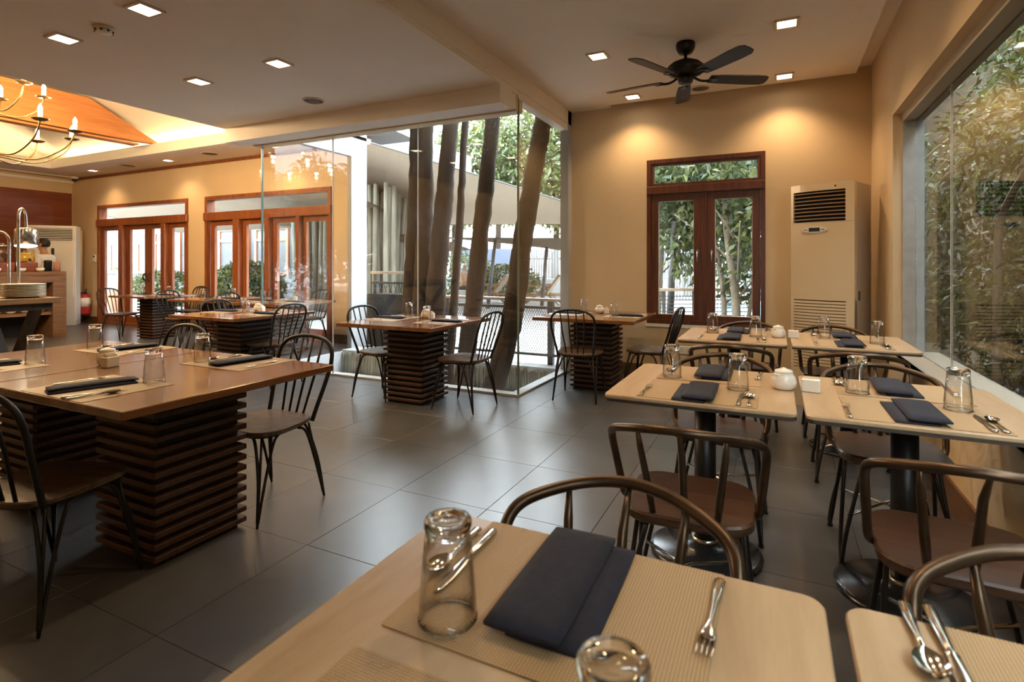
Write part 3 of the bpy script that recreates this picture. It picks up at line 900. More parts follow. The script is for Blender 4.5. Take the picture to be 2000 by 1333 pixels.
def make_chair_b():
    """bronze rounded-rail chair with thick wooden seat, faces +y"""
    t = empty('bronze_rail_chair')
    MB().prism(rrect(.415, .40, .10, 7), .435, .47, .007).build('seat', M['seat'], t)
    half = [(-.196, -.02, .445), (-.219, -.05, .468), (-.227, -.085, .54), (-.236, -.13, .64), (-.238, -.165, .705), (-.223, -.205, .737), (-.175, -.25, .757), (-.092, -.298, .775), (0, -.315, .782)]
    pts = half + [(-x, y, z) for (x, y, z) in half[-2::-1]]
    MB().tube(spline(pts, 5), .0135, 10).build('back_rail', M['bronze'], t)
    for x in (-.135, 0, .135):
        MB().tube([(x*.72, -.175, .45), (x*.8, -.2, .55), (x*.93, -.255, .70), (x*.97, -.277-(.038 if x == 0 else .0), .777 if x == 0 else .766)], [.010, .0125, .011, .0065], 8).build('spindle', M['bronze'], t)
    for sx in (-1, 1):
        for sy in (-1, 1):
            fx, fy = .205*sx, .20*sy
            pts = [(.17*sx, .03*sy, .43), (fx*.97, fy*.62, .12), (fx, fy*.84, .03), (fx, fy*.93, .012), (fx, fy*1.03, .03), (fx*.9, fy*1.0, .16), (.12*sx, .165*sy, .43)]
            MB().tube(spline(pts, 5), .0085, 7).build('leg', M['iron'], t)
            MB().lathe([(.013, 0), (.013, .012)], (fx, fy*.93, 0), 8).build('foot_glide', M['black'], t)
    for s in (-1, 1):
        MB().tube([(-.178*s, -.16, .20), (0, 0, .22+.008*s), (.178*s, .16, .20)], .006, 6).build('cross_brace', M['steel'], t)
    MB().box((-.16, -.16, .425), (.16, .16, .435)).build('seat_plate', M['iron'], t)
    return t
protoA = make_chair_a(); protoB = make_chair_b()
usedA = []; usedB = []
def chair(kind, x, y, deg, label):
    """deg: direction the sitter faces (90 = +y)"""
    p, u = (protoA, usedA) if kind == 'A' else (protoB, usedB)
    o = p if not u else copy_tree(p)
    u.append(o)
    o.location = (x, y, 0); o.rotation_euler.z = R(deg-90)
    tag(o, label, 'chair', 'black iron hoop-back chairs' if kind == 'A' else 'bronze rail-back chairs')
    return o
A = 'black iron hoop-back chair '
chair('A', -2.45, 2.03, -90, A+'at the far right corner of the joined brown tables')
chair('A', -3.62, 2.08, -90, A+'on the far side of the left joined table')
chair('A', -2.52, 1.10, 108, A+'in the lower left, back turned, at the joined tables')
chair('A', -3.55, 1.04, 90, A+'cut off by the left edge, at the joined tables')
chair('A', -2.51, 4.20, 178, A+'right of the table before the tree trunks')
chair('A', -3.44, 4.22, -4, A+'left of the table before the tree trunks')
chair('A', -1.70, 4.99, 95, A+'at the table near the casement window, back turned')
chair('A', -1.12, 5.42, 175, A+'below the casement window, seen from its side')
chair('A', -4.86, 4.12, 180, A+'right of the table left of the white pillar')
chair('A', -5.62, 4.22, 0, A+'left of the table left of the white pillar')
chair('A', -10.08, 5.44, 12, A+'left of the farthest table, nearest the fire extinguisher')
chair('A', -9.75, 6.36, -90, A+'against the first glass doors behind the farthest table')
chair('A', -8.42, 5.42, 8, A+'between the farthest table and the one beside it')
chair('A', -8.05, 6.35, -90, A+'against the wall between the two glass doors')
chair('A', -6.98, 5.40, 5, A+'left of the table behind the glass corner')
chair('A', -6.62, 6.28, -90, A+'before the second glass doors')
B = 'bronze rail-back chair '
chair('B', -.30, 0.915, -90, B+'in front, tucked into the front-row table by the aisle')
chair('B', .44, 0.93, -90, B+'in the lower right corner at the front-row window table')
chair('B', -.27, 1.985, 92, B+'near side of the middle-row table beside the aisle')
chair('B', .47, 1.97, 88, B+'near side of the middle-row table beside the window')
chair('B', -.26, 2.90, -92, B+'far side of the middle-row table beside the aisle')
chair('B', .45, 2.90, -88, B+'far side of the middle-row table beside the window')
chair('B', -.26, 3.86, 90, B+'near side of the back-row table beside the aisle')
chair('B', .42, 3.84, 90, B+'near side of the back-row table beside the window')
chair('B', -.20, 4.80, -90, B+'below the casement window behind the back-row table')
chair('B', .40, 4.76, -90, B+'before the tall air conditioner behind the back-row table')

# ================================================================== tableware
# inverted tumbler: rim on the table, thick base on top
wall_prof = [(.0435, 0), (.0425, .03), (.0375, .09), (.0338, .127), (.0305, .1268), (.0352, .09), (.0404, .03), (.0417, 0)]
base_prof = [(.001, .1275), (.030, .1275), (.0337, .1275), (.0335, .134), (.0355, .138), (.0355, .146), (.033, .150), (.024, .151), (.019, .147), (.001, .146)]
gl_wall = MB().lathe(wall_prof, n=32, closed=True).mesh('glass_wall', M['tumbler'])
gl_rim = MB().lathe([(.0428+.0016*math.cos(2*PI*k/8), .0018+.0016*math.sin(2*PI*k/8)) for k in range(8)], n=32, closed=True).mesh('glass_rim', M['glass'])
gl_base = MB().lathe(base_prof, n=32).mesh('glass_base', M['glass'])
def layered(w, d, z0, z1, dx=0, dy=0, seed=0):
    """soft folded cloth layer"""
    rnd = random.Random(seed)
    nx, ny = 6, 12
    mbx = MB(); top = []; bot = []
    ph = rnd.uniform(0, 6)
    for j in range(ny+1):
        for i in range(nx+1):
            u = i/nx*2-1; v = j/ny*2-1
            r = max(abs(u)**6, abs(v)**10)
            x = u*w/2*(1-.02*abs(v)**4) + dx; y = v*d/2*(1-.015*abs(u)**4) + dy
            h = z0 + (z1-z0)*(1-.55*r) + .0012*math.sin(3*v+ph)*(1-u*u)
            top.append((x, y, h)); bot.append((x, y, z0))
    n = (nx+1)*(ny+1)
    fs = []
    for j in range(ny):
        for i in range(nx):
            a = j*(nx+1)+i
            fs.append((a, a+1, a+nx+2, a+nx+1)); fs.append((n+a, n+a+nx+1, n+a+nx+2, n+a+1))
    per = [i for i in range(nx+1)] + [j*(nx+1)+nx for j in range(1, ny+1)] + [ny*(nx+1)+i for i in range(nx-1, -1, -1)] + [j*(nx+1) for j in range(ny-1, 0, -1)]
    for k in range(len(per)):
        a, b = per[k], per[(k+1) % len(per)]
        fs.append((a, n+a, n+b, b))
    return mbx._add(top+bot, fs, True)
nap_low = layered(.125, .30, 0, .012, -.020, -.004, 1).mesh('lower_fold', M['napkin'])
nap_up = layered(.118, .31, .0125, .026, .014, .0, 2).mesh('upper_fold', M['napkin'])
napS_low = layered(.105, .31, 0, .011, .008, -.006, 3).mesh('lower_fold', M['napkin'])
napS_up = layered(.098, .315, .0115, .021, -.006, 0, 4).mesh('upper_fold', M['napkin'])
matR_me = MB().prism(rrect(.445, .355, .004, 2), 0, .0022).mesh('woven_placemat', M['matR'])
matS_me = MB().prism(rrect(.47, .36, .004, 2), 0, .0015).mesh('paper_placemat', M['matS'])
def cut_profile(pts, n=8):
    """flat-ish metal bar along y: pts (y, halfwidth, z, halfthick)"""
    mbx = MB(); vs = []
    for (y, w, z, h) in pts:
        for k in range(n):
            a = 2*PI*k/n
            vs.append((w*math.cos(a), y, z + h*math.sin(a)))
    fs = [tuple(range(n)), tuple(range((len(pts)-1)*n+n-1, (len(pts)-1)*n-1, -1))]
    for i in range(len(pts)-1):
        for k in range(n):
            k2 = (k+1) % n
            fs.append((i*n+k, (i+1)*n+k, (i+1)*n+k2, i*n+k2))
    mbx._add(vs, fs, True)
    return mbx
handle = [(-.10, .0065, .004, .003), (-.096, .0095, .004, .0035), (-.06, .0080, .0045, .003), (-.02, .0045, .006, .0025), (.02, .0032, .008, .0022)]
fk = cut_profile(handle + [(.035, .0055, .0075, .002), (.05, .0115, .006, .0016), (.062, .0125, .005, .0014)])
for k in range(4):
    x = (-.0102 + k*.0068)
    fk.tube([(x, .060, .005), (x*1.04, .08, .0045), (x*.98, .102, .008)], [.0019, .0017, .001], 5)
fork_me = fk.mesh('table_fork', M['cutlery'])
sp = cut_profile(handle)
spv = []; nn = 10
bowl = MB()
rows = 9
for j in range(rows):
    v = j/(rows-1); yy = .018 + v*.062
    w = .0205*math.sin(PI*min(1, max(.02, v*.97+.02)))**.65
    for i in range(nn+1):
        u = i/nn*2-1
        dep = .010*(1-u*u)*math.sin(PI*v)**.7
        bowl.v.append((u*w, yy, .0115-dep))
for j in range(rows-1):
    for i in range(nn):
        a = j*(nn+1)+i
        bowl.f.append((a, a+1, a+nn+2, a+nn+1)); bowl.s.append(True); bowl.m.append(0)
sp._add(bowl.v, bowl.f, True)
sp._add([(x, y, z-.0015) for (x, y, z) in bowl.v], [tuple(reversed(f)) for f in bowl.f], True)
spoon_me = sp.mesh('table_spoon', M['cutlery'])
kn = cut_profile([(-.105, .0075, .005, .004), (-.10, .010, .005, .0045), (-.05, .0085, .005, .004), (-.005, .0065, .005, .0035), (.0, .0045, .005, .003), (.008, .0095, .004, .0010), (.07, .0105, .0035, .0009), (.10, .0075, .0035, .0008), (.115, .001, .0035, .0006)])
knife_me = kn.mesh('table_knife', M['cutlery'])
ZT = .7502
def item(name, me, x, y, z, rz, label, cat, group):
    o = obj(name, me, None, (x, y, z), rz); return tag(o, label, cat, group)
rnd = random.Random(7)
def setting(cx, cy, deg, style, where, have='mngfks', jit=.012, gl=None, nap=None, fk=None, ks=None):
    """one cover; deg = direction the diner faces (90 = +y). Local +y points away from the diner."""
    a = R(deg-90); ca, sa = math.cos(a), math.sin(a)
    def w(x, y): return (cx + x*ca - y*sa, cy + x*sa + y*ca)
    j = lambda s=1: rnd.uniform(-jit, jit)*s
    zm = ZT + (.0024 if style == 'R' else .0017)
    if 'm' in have:
        if style == 'R': item('woven_placemat', matR_me, *w(0, .005), ZT, a, 'woven straw placemat ' + where, 'placemat', 'woven placemats')
        else: item('paper_placemat', matS_me, *w(0, .005), ZT, a, 'kraft paper placemat ' + where, 'placemat', 'paper placemats')
    if 'n' in have:
        nx, ny, na = nap or (j(), -.015+j(), j(3))
        t = empty('folded_napkin', (*w(nx, ny), zm), a+na); tag(t, 'folded dark navy napkin ' + where, 'napkin', 'folded navy napkins')
        lo, up = (nap_low, nap_up) if style == 'R' else (napS_low, napS_up)
        obj('lower_fold', lo, t); obj('upper_fold', up, t)
    if 'g' in have:
        gx, gy = gl or (.150+j(), .125+j())
        gt = empty('inverted_tumbler', (*w(gx, gy), zm+.0002)); tag(gt, 'upside-down clear tumbler ' + where, 'glass', 'upside-down tumblers')
        obj('glass_wall', gl_wall, gt); obj('glass_base', gl_base, gt); obj('glass_rim', gl_rim, gt)
    if 'f' in have:
        fx, fy, fa = fk or (-.205+j(), -.055+j(), j(4))
        item('table_fork', fork_me, *w(fx, fy), zm, a+fa, 'steel fork ' + where, 'fork', 'steel forks')
    if 'k' in have:
        kx, ky, ka = ks or (.170+j(), -.055+j(), j(4))
        item('table_knife', knife_me, *w(kx, ky), zm, a+ka, 'steel knife ' + where, 'knife', 'steel knives')
    if 's' in have:
        kx, ky, ka = ks or (.170+j(), -.055+j(), j(4))
        item('table_spoon', spoon_me, *w(kx+.032, ky-.002), zm, a+ka, 'steel spoon ' + where, 'spoon', 'steel spoons')
# front row
setting(-.30, .815, -90, 'R', 'on the far side of the front-row aisle table', 'mngfks', gl=(.14, .128), nap=(.008, -.02, .02), fk=(-.215, -.048, -.02), ks=(.195, -.025, .04))
setting(-.30, .40, 90, 'R', 'at the bottom edge, near side of the front-row aisle table', 'mg', gl=(.16, .11))
setting(.43, .815, -90, 'R', 'in the lower right corner on the front-row window table', 'mks', ks=(.218, -.105, .03))
for r, nm in ((1, 'middle-row'), (2, 'back-row')):
    for c, cn in ((0, 'aisle table'), (1, 'window table')):
        setting(PX[c], PY[r]-.20, 90, 'R', 'near side of the ' + nm + ' ' + cn)
        setting(PX[c]+.005, PY[r]+.20, -90, 'R', 'far side of the ' + nm + ' ' + cn)
# brown tables: joined pair set on near and far sides, the others left and right
for k in ('S1a', 'S1b'):
    x, y = S[k]; side = 'right' if k == 'S1a' else 'left'
    setting(x, y-.335, 90, 'S', 'near side of the ' + side + ' joined brown table', gl=(.10, .175), nap=(-.03, -.0, -.3), fk=(-.19, .03, -.25), ks=(.13, -.08, -.35))
    setting(x, y+.355, -90, 'S', 'far side of the ' + side + ' joined brown table', gl=(.20, .08), nap=(-.01, .0, -.12), fk=(-.19, .02, .1), ks=(.16, -.03, .05))
for k in ('S2', 'S6', 'S7'):
    x, y = S[k]; nm = {'S2': 'brown table left of the pillar', 'S6': 'brown table before the trunks', 'S7': 'brown table near the casement window'}[k]
    setting(x-.31, y+.02, 0, 'S', 'left side of the ' + nm, 'mngfk', gl=(-.12, .12))
    setting(x+.31, y+.0, 180, 'S', 'right side of the ' + nm, 'mngfk', gl=(-.16, .08))
for k in ('S3', 'S4', 'S5'):
    x, y = S[k]; nm = {'S3': 'farthest brown table', 'S4': 'brown table between the glass doors', 'S5': 'brown table behind the glass corner'}[k]
    setting(x-.28, y-.05, 0, 'S', 'left side of the ' + nm, 'mng')
    setting(x+.28, y-.05, 180, 'S', 'right side of the ' + nm, 'mng')
# sugar pots and white sachet boxes
pot_body = MB().lathe([(.034, 0), (.047, .012), (.050, .035), (.044, .058), (.036, .066), (.038, .070), (.032, .070), (.030, .055)], n=24).mesh('pot_body', M['china'])
pot_lid = MB().lathe([(.036, .0705), (.035, .080), (.024, .085), (.010, .087), (.008, .091), (.001, .092)], n=20).mesh('pot_lid', M['china'])
pot_lip = MB().prism([(-.012, .034), (.012, .034), (.018, .052), (0, .058), (-.018, .052)], .058, .068).mesh('pot_lip', M['china'])
bx = MB(); bx.bbox((-.026, -.034, 0), (.026, .034, .055), .004)
box_me = bx.mesh('box_body', M['china'])
sach_me = []
for k in range(3):
    q = MB().box((-.018+k*.012, -.026, .03), (-.009+k*.012, .026, .066 + .006*(k % 2))); sach_me.append(q.mesh('sachet', M['sachet']))
tray_me = MB().bbox((-.036, -.036, 0), (.036, .036, .045), .006).mesh('box_body', M['china'])
def pot(x, y, rz, where):
    t = empty('sugar_pot', (x, y, ZT), rz); tag(t, 'white china sugar pot with lid ' + where, 'sugar pot', 'white sugar pots')
    obj('pot_body', pot_body, t); obj('pot_lid', pot_lid, t); obj('pot_lip', pot_lip, t)
def sbox(x, y, rz, where, sachets=True):
    t = empty('sachet_box', (x, y, ZT), rz); tag(t, 'white china sachet box ' + where, 'condiment box', 'white sachet boxes')
    obj('box_body', box_me, t)
    if sachets:
        for s in sach_me: obj('sachet', s, t, (0, 0, .0))
pot(.030, 2.585, 2.4, 'at the gap of the middle-row tables'); sbox(.132, 2.585, 1.45, 'at the gap of the middle-row tables', False)
pot(.015, 4.40, 2.4, 'at the gap of the back-row tables'); sbox(.115, 4.43, 1.5, 'at the gap of the back-row tables', False)
pot(-3.19, 1.655, .4, 'on the seam of the joined brown tables'); sbox(-3.10, 1.62, .1, 'on the seam of the joined brown tables')
for k, nm in (('S2', 'on the table left of the pillar'), ('S6', 'on the table before the trunks'), ('S7', 'on the table near the casement window'), ('S3', 'on the farthest brown table'), ('S4', 'on the table between the glass doors'), ('S5', 'on the table behind the glass corner')):
    x, y = S[k]
    sbox(x+.05, y+.18, .3, nm)
    if k in ('S6', 'S7', 'S2'): pot(x-.03, y+.20, 0, nm)

# ================================================================== tall air conditioner in the corner
ac = empty('floor_air_conditioner', (.3625, 5.525, 0), R(-23.9)); tag(ac, 'tall aged cream floor-standing air conditioner in the room corner', 'air conditioner')
w, H_ = .52, 2.0
def bow(x): return -.028*(1-(x/(w/2))**2)
xs = [-w/2 + w*i/12 for i in range(13)]
prof = [(x, bow(x)) for x in xs] + [(w/2, .10), (-w/2, .10)]
def front_band(z0, z1, x0=-w/2, x1=w/2, out=0.0, n=12):
    q = MB(); p = [(x0+(x1-x0)*i/n, bow(x0+(x1-x0)*i/n)-out) for i in range(n+1)]
    p += [(x1, .06), (x0, .06)]
    return q.prism(p, z0, z1)
lx0, lx1 = -.235, .195
front_band(0, .33).build('plinth', M['ac'], ac)
front_band(.965, 1.66).build('front_panel', M['ac'], ac)
front_band(1.935, 2.0).build('top_band', M['ac'], ac)
for (a, b) in ((-w/2, lx0), (lx1, w/2)):
    q = MB()
    p = [(a+(b-a)*i/3, bow(a+(b-a)*i/3)) for i in range(4)] + [(b, .06), (a, .06)]
    q.prism(p, 1.66, 1.935)
    q.build('louvre_surround', M['ac'], ac)
front_band(1.652, 1.658, out=.0015).build('panel_line', M['acside'], ac)
MB().box((lx0, .03, 1.66), (lx1, .06, 1.935)).build('louvre_recess', M['dark'], ac)
for k in range(8):
    z = 1.685 + k*.033
    p = [(lx0+(lx1-lx0)*i/8, bow(lx0+(lx1-lx0)*i/8)+.008) for i in range(9)]
    p2 = [(x, y+.022) for (x, y) in reversed(p)]
    MB().prism(p+p2, z-.004, z+.005).build('louvre', M['acslat'], ac)
# lower grille: bars with dark slots behind
front_band(.33, .965, out=-.012).build('grille_recess', M['dark'], ac)
zb = .33; k = 0
while zb < .96:
    front_band(zb, min(zb+.021, .965)).build('grille_bar', M['ac'], ac); zb += .0275
for (a, b) in ((-w/2, -.232), (.198, w/2)):
    q = MB()
    p = [(a+(b-a)*i/3, bow(a+(b-a)*i/3)-.0005) for i in range(4)] + [(b, .06), (a, .06)]
    q.prism(p, .33, .965)
    q.build('grille_stile', M['ac'], ac)
MB().bbox((-w/2, .06, 0), (w/2-.001, .42, H_), .006).build('cabinet', M['acside'], ac)
q = MB()
q.prism([(.105*math.cos(2*PI*k/28), .028*math.sin(2*PI*k/28)) for k in range(28)], 0, .008)
q.xf(Matrix.Translation((-.045, bow(-.045)-.010, 1.59)) @ Matrix.Rotation(R(90), 4, 'X') @ Matrix.Translation((0, 0, -.008)))
disp = q.build('display_plate', M['acwhite'], ac)
MB().box((-.09, bow(0)-.013, 1.574), (0.0, bow(0)-.009, 1.608)).build('lcd', M['screen'], disp)
for xx in (-.125, -.108, .02, .035):
    MB().lathe([(.005, 0), (.005, .004), (.001, .0045)], n=8).xf(Matrix.Translation((xx, bow(xx)-.0165, 1.59)) @ Matrix.Rotation(R(90), 4, 'X')).build('button', M['black'], disp)
MB().box((w/2-.001, .09, .97), (w/2+.001, .145, 1.05)).build('rating_sticker', M['grille'], ac)
MB().lathe([(.008, 0), (.001, .003)], n=8).xf(Matrix.Translation((.12, bow(.12)-.0005, 1.965)) @ Matrix.Rotation(R(90), 4, 'X')).build('screw', M['black'], ac)

# second, distant air conditioner in the left corner
ac2 = empty('floor_air_conditioner', (-13.45, 5.93, 0), R(52)); tag(ac2, 'white floor-standing air conditioner behind the wooden bar', 'air conditioner')
MB().bbox((-.40, .02, 0), (.40, .40, 2.09), .012).build('cabinet', M['acwhite'], ac2)
MB().box((-.36, .0, .62), (.36, .02, 1.75)).build('front_panel', M['acwhite'], ac2)
MB().box((-.34, -.002, 1.79), (.34, .02, 2.03)).build('louvre_recess', M['dark'], ac2)
for k in range(7): MB().box((-.34, -.02, 1.80+k*.034), (.34, .01, 1.814+k*.034)).build('louvre', M['acwhite'], ac2)
MB().bbox((.0, -.02, 1.42), (.05, .002, 1.62), .006).build('display_strip', M['black'], ac2)

# ---- pipe, thermostat, fire extinguisher, camera, socket
MB_pipe = MB().tube([(0, 0, 0), (0, 0, 1.95)], .03, 10)
tag(MB_pipe.build('pipe_cover', M['ac'], None, (-13.78, 6.62, .08)), 'tan vertical pipe cover between air conditioner and extinguisher', 'pipe')
fe = empty('fire_extinguisher', (-13.52, 6.58, .20)); tag(fe, 'red fire extinguisher hung on the far wall', 'fire extinguisher')
MB().lathe([(.085, 0), (.092, .02), (.092, .36), (.07, .42), (.03, .44)], n=20).build('cylinder', M['red'], fe)
MB().lathe([(.0935, .17), (.0935, .36)], n=20).build('instruction_label', M['paper'], fe)
MB().lathe([(.028, .44), (.03, .49)], n=12).build('valve', M['black'], fe)
q = MB().tube([(0, 0, .485), (.06, -.02, .54), (.12, -.03, .555)], .012, 6); q.build('handle', M['black'], fe)
MB().tube(spline([(-.02, -.03, .47), (-.09, -.05, .44), (-.11, -.05, .3), (-.10, -.04, .12)], 5), .012, 6).build('hose', M['black'], fe)
MB().box((-.05, .09, .2), (.05, .12, .3)).build('wall_bracket', M['steel'], fe)
th = empty('thermostat', (-13.38, YF, 1.42)); tag(th, 'small white thermostat beside the first glass doors', 'thermostat')
MB().bbox((-.045, -.03, -.08), (.045, 0, .08), .006).build('casing', M['acwhite'], th)
MB().box((-.025, -.033, .02), (.025, -.029, .055)).build('display', M['screen'], th)
cc = empty('security_camera', (XL+.35, YF-.12, 3.22)); tag(cc, 'small dark security camera under the far corner ceiling', 'camera')
MB().lathe([(.07, 0), (.07, -.03), (.05, -.05)], n=16).build('mount', M['acwhite'], cc)
MB().lathe([(.05, -.05), (.045, -.085), (.02, -.10), (.001, -.102)], n=16).build('dome', M['black'], cc)
so = empty('wall_socket', (-.905, YB, .33)); tag(so, 'white double wall socket under the casement window', 'socket')
MB().bbox((-.075, -.012, -.045), (.075, 0, .045), .004).build('plate', M['white'], so)
for xx in (-.035, .035):
    for dz in (-.012, .012): MB().box((xx-.004, -.0135, dz-.003), (xx+.004, -.0115, dz+.003)).build('socket_hole', M['black'], so)

# ================================================================== buffet at the left edge
bt = empty('buffet_table', (-5.90, 2.50, 0)); tag(bt, 'rustic wooden trestle buffet table carrying the plate stack', 'table')
for k in range(4):
    MB().bbox((-.40+k*.2, -1.9, .955), (-.203+k*.2, .0, 1.0), .004).build('top_plank', M['rustic'], bt)
MB().box((-.36, -1.85, .90), (.36, -.05, .955)).build('apron', M['rusticdark'], bt)
for yy in (-.22, -1.6):
    for s in (-1, 1):
        q = MB(); q.extr([(-.33*s-.045, yy-.035+.07*(s > 0), 0), (-.33*s+.045, yy-.035+.07*(s > 0), 0), (.33*s+.045, yy-.035+.07*(s > 0), .90), (.33*s-.045, yy-.035+.07*(s > 0), .90)], (0, .06, 0))
        q.build('trestle_leg', M['rusticdark'], bt)
    MB().extr([(.30, yy, .42), (.30, yy+.0, .50), (-.02, yy-.5, .10), (-.02, yy-.5, .02)], (.05, 0, 0)).build('trestle_brace', M['rusticdark'], bt)
plate_me = MB().lathe([(.001, .0), (.085, .0), (.10, .004), (.15, .014), (.155, .017), (.15, .018), (.10, .009), (.001, .006)], n=36).mesh('dinner_plate', M['chinaw'])
for k in range(9):
    o = obj('dinner_plate', plate_me, None, (-5.735, 2.325, 1.0005 + k*.0125), .1*k)
    tag(o, 'topmost white dinner plate of the stack on the buffet' if k == 8 else 'bottom white dinner plate, resting on the buffet table' if k == 0 else 'white dinner plate in the middle of the buffet stack', 'plate', 'stacked dinner plates')
def heat_lamp(x, y, rz, hgt, label):
    t = empty('heat_lamp', (x, y, 1.0), rz); tag(t, label, 'heat lamp', 'steel heat lamps')
    MB().lathe([(.07, 0), (.07, .012), (.02, .02)], n=20).build('foot', M['steel'], t)
    pts = spline([(0, 0, .01), (0, 0, hgt*.6), (0, 0, hgt*.85), (.02, 0, hgt*.96), (.07, 0, hgt), (.125, 0, hgt*.955), (.145, 0, hgt*.86), (.147, 0, hgt*.78)], 6)
    MB().tube(pts, .0125, 10).build('gooseneck', M['steel'], t)
    dl_ = Vector((math.cos(R(-21.8)-rz), math.sin(R(-21.8)-rz), 0)); pv = Vector((.147, 0, hgt*.78))
    TM = Matrix.Translation(pv) @ Matrix.Rotation(R(13), 4, Vector((0, 0, -1)).cross(dl_)) @ Matrix.Translation(-pv)
    sh = MB().lathe([(.012, .0), (.05, -.005), (.078, -.015), (.082, -.03), (.086, -.165), (.083, -.165), (.079, -.03), (.05, -.012)], (.147, 0, hgt*.78), 28).xf(TM).build('lamp_shade', M['steel'], t)
    MB().lathe([(.081, -.158), (.04, -.162), (.001, -.163)], (.147, 0, hgt*.78), 24).xf(TM).build('heat_bulb', M['lamp'], t)
    ld = bpy.data.lights.new('heat_lamp_glow', 'SPOT'); ld.energy = 8; ld.color = (1, .6, .3); ld.spot_size = R(110); ld.shadow_soft_size = .05
    lo = bpy.data.objects.new('heat_lamp_glow', ld); COL.objects.link(lo); lo.parent = t; lo.location = (.147, 0, hgt*.78-.18)
heat_lamp(-5.955, 2.385, R(138), .775, 'tall steel gooseneck heat lamp over the plate stack')
heat_lamp(-6.16, 2.40, R(230), .57, 'lower steel gooseneck heat lamp cut by the left edge')
q = MB().bbox((-.05, -.05, 0), (.05, .05, .17), .008); o = q.build('menu_block', M['teak'], None, (-5.60, 2.03, 1.001), .5); tag(o, 'orange-brown wooden block at the left edge of the buffet', 'block')

# ---- bar counter with shelf behind it
bc = empty('bar_counter', (-11.44, 5.27, 0)); tag(bc, 'wooden bar counter with open shelf, behind the buffet', 'counter')
MB().bbox((-.62, -3.2, 1.09), (0, 0, 1.16), .006).build('worktop', M['counter'], bc)
MB().box((-.60, -.20, 0), (-.002, -.0, 1.09)).build('end_leg', M['counter'], bc)
MB().box((-.60, -3.2, .97), (-.004, -.2, 1.09)).build('fascia', M['counter'], bc)
MB().box((-.60, -3.2, .40), (-.05, -.2, .45)).build('shelf', M['counter'], bc)
MB().box((-.62, -3.2, 0), (-.60, -.2, 1.09)).build('back_panel', M['core'], bc)
bowl_me = MB().lathe([(.04, 0), (.075, .03), (.09, .10), (.085, .10), (.07, .035), (.001, .012)], n=18).mesh('white_bowl', M['chinaw'])
for k, yy in enumerate((-.32, -.52, -.72, -.92)):
    for lv in range(2):
        o = obj('white_bowl', bowl_me, None, (-11.62, 5.27+yy, .451 + lv*.06), 0); tag(o, 'white bowl in the row on the bar counter shelf', 'bowl', 'white bowls on the bar shelf')
def dispenser(y, juice, label):
    t = empty('drink_dispenser', (-11.72, 5.27+y, 1.161)); tag(t, label, 'drink dispenser', 'glass drink dispensers on the bar')
    MB().bbox((-.13, -.13, 0), (.13, .13, .16), .01).build('stand', M['mahog'], t)
    MB().lathe([(.12, .165), (.13, .18), (.13, .36), (.10, .41), (.095, .42)], n=24).build('jar', M['clearjar'], t)
    if juice: MB().lathe([(.115, .17), (.122, .185), (.122, .33), (.001, .331)], n=24).build('juice', juice, t)
    MB().lathe([(.10, .42), (.10, .445), (.03, .455), (.03, .48), (.001, .485)], n=20).build('lid', M['steel'], t)
    MB().tube([(.12, 0, .21), (.17, 0, .21), (.175, 0, .18)], .014, 6).build('tap', M['black'], t)
dispenser(-.48, M['juiceY'], 'drink dispenser of yellow juice beside the waiter')
dispenser(-.80, None, 'empty clear drink dispenser between the two juices')
dispenser(-1.08, M['juiceO'], 'drink dispenser of orange juice at the left edge')
for k, yy in enumerate((-.36, -.62, -.95)):
    o = obj('condiment_bowl', bowl_me, None, (-11.50, 5.27+yy, 1.161), 0); o.scale = (.7, .7, .6)
    tag(o, ('white condiment bowl nearest the bar end', 'white condiment bowl in the middle of the bar top', 'white condiment bowl at the left of the bar top')[k], 'bowl', 'condiment bowls on the bar')
o = MB().lathe([(.05, 0), (.05, .16), (.04, .17)], n=16).build('syrup_jar', M['terra'], None, (-11.55, 5.17, 1.161)); tag(o, 'orange-brown syrup jar at the end of the bar', 'jar')
o = MB().lathe([(.06, 0), (.06, .17), (.062, .19), (.02, .20)], n=16).build('coffee_canister', M['black'], None, (-11.68, 5.10, 1.161)); tag(o, 'black canister beside the syrup jar', 'canister')

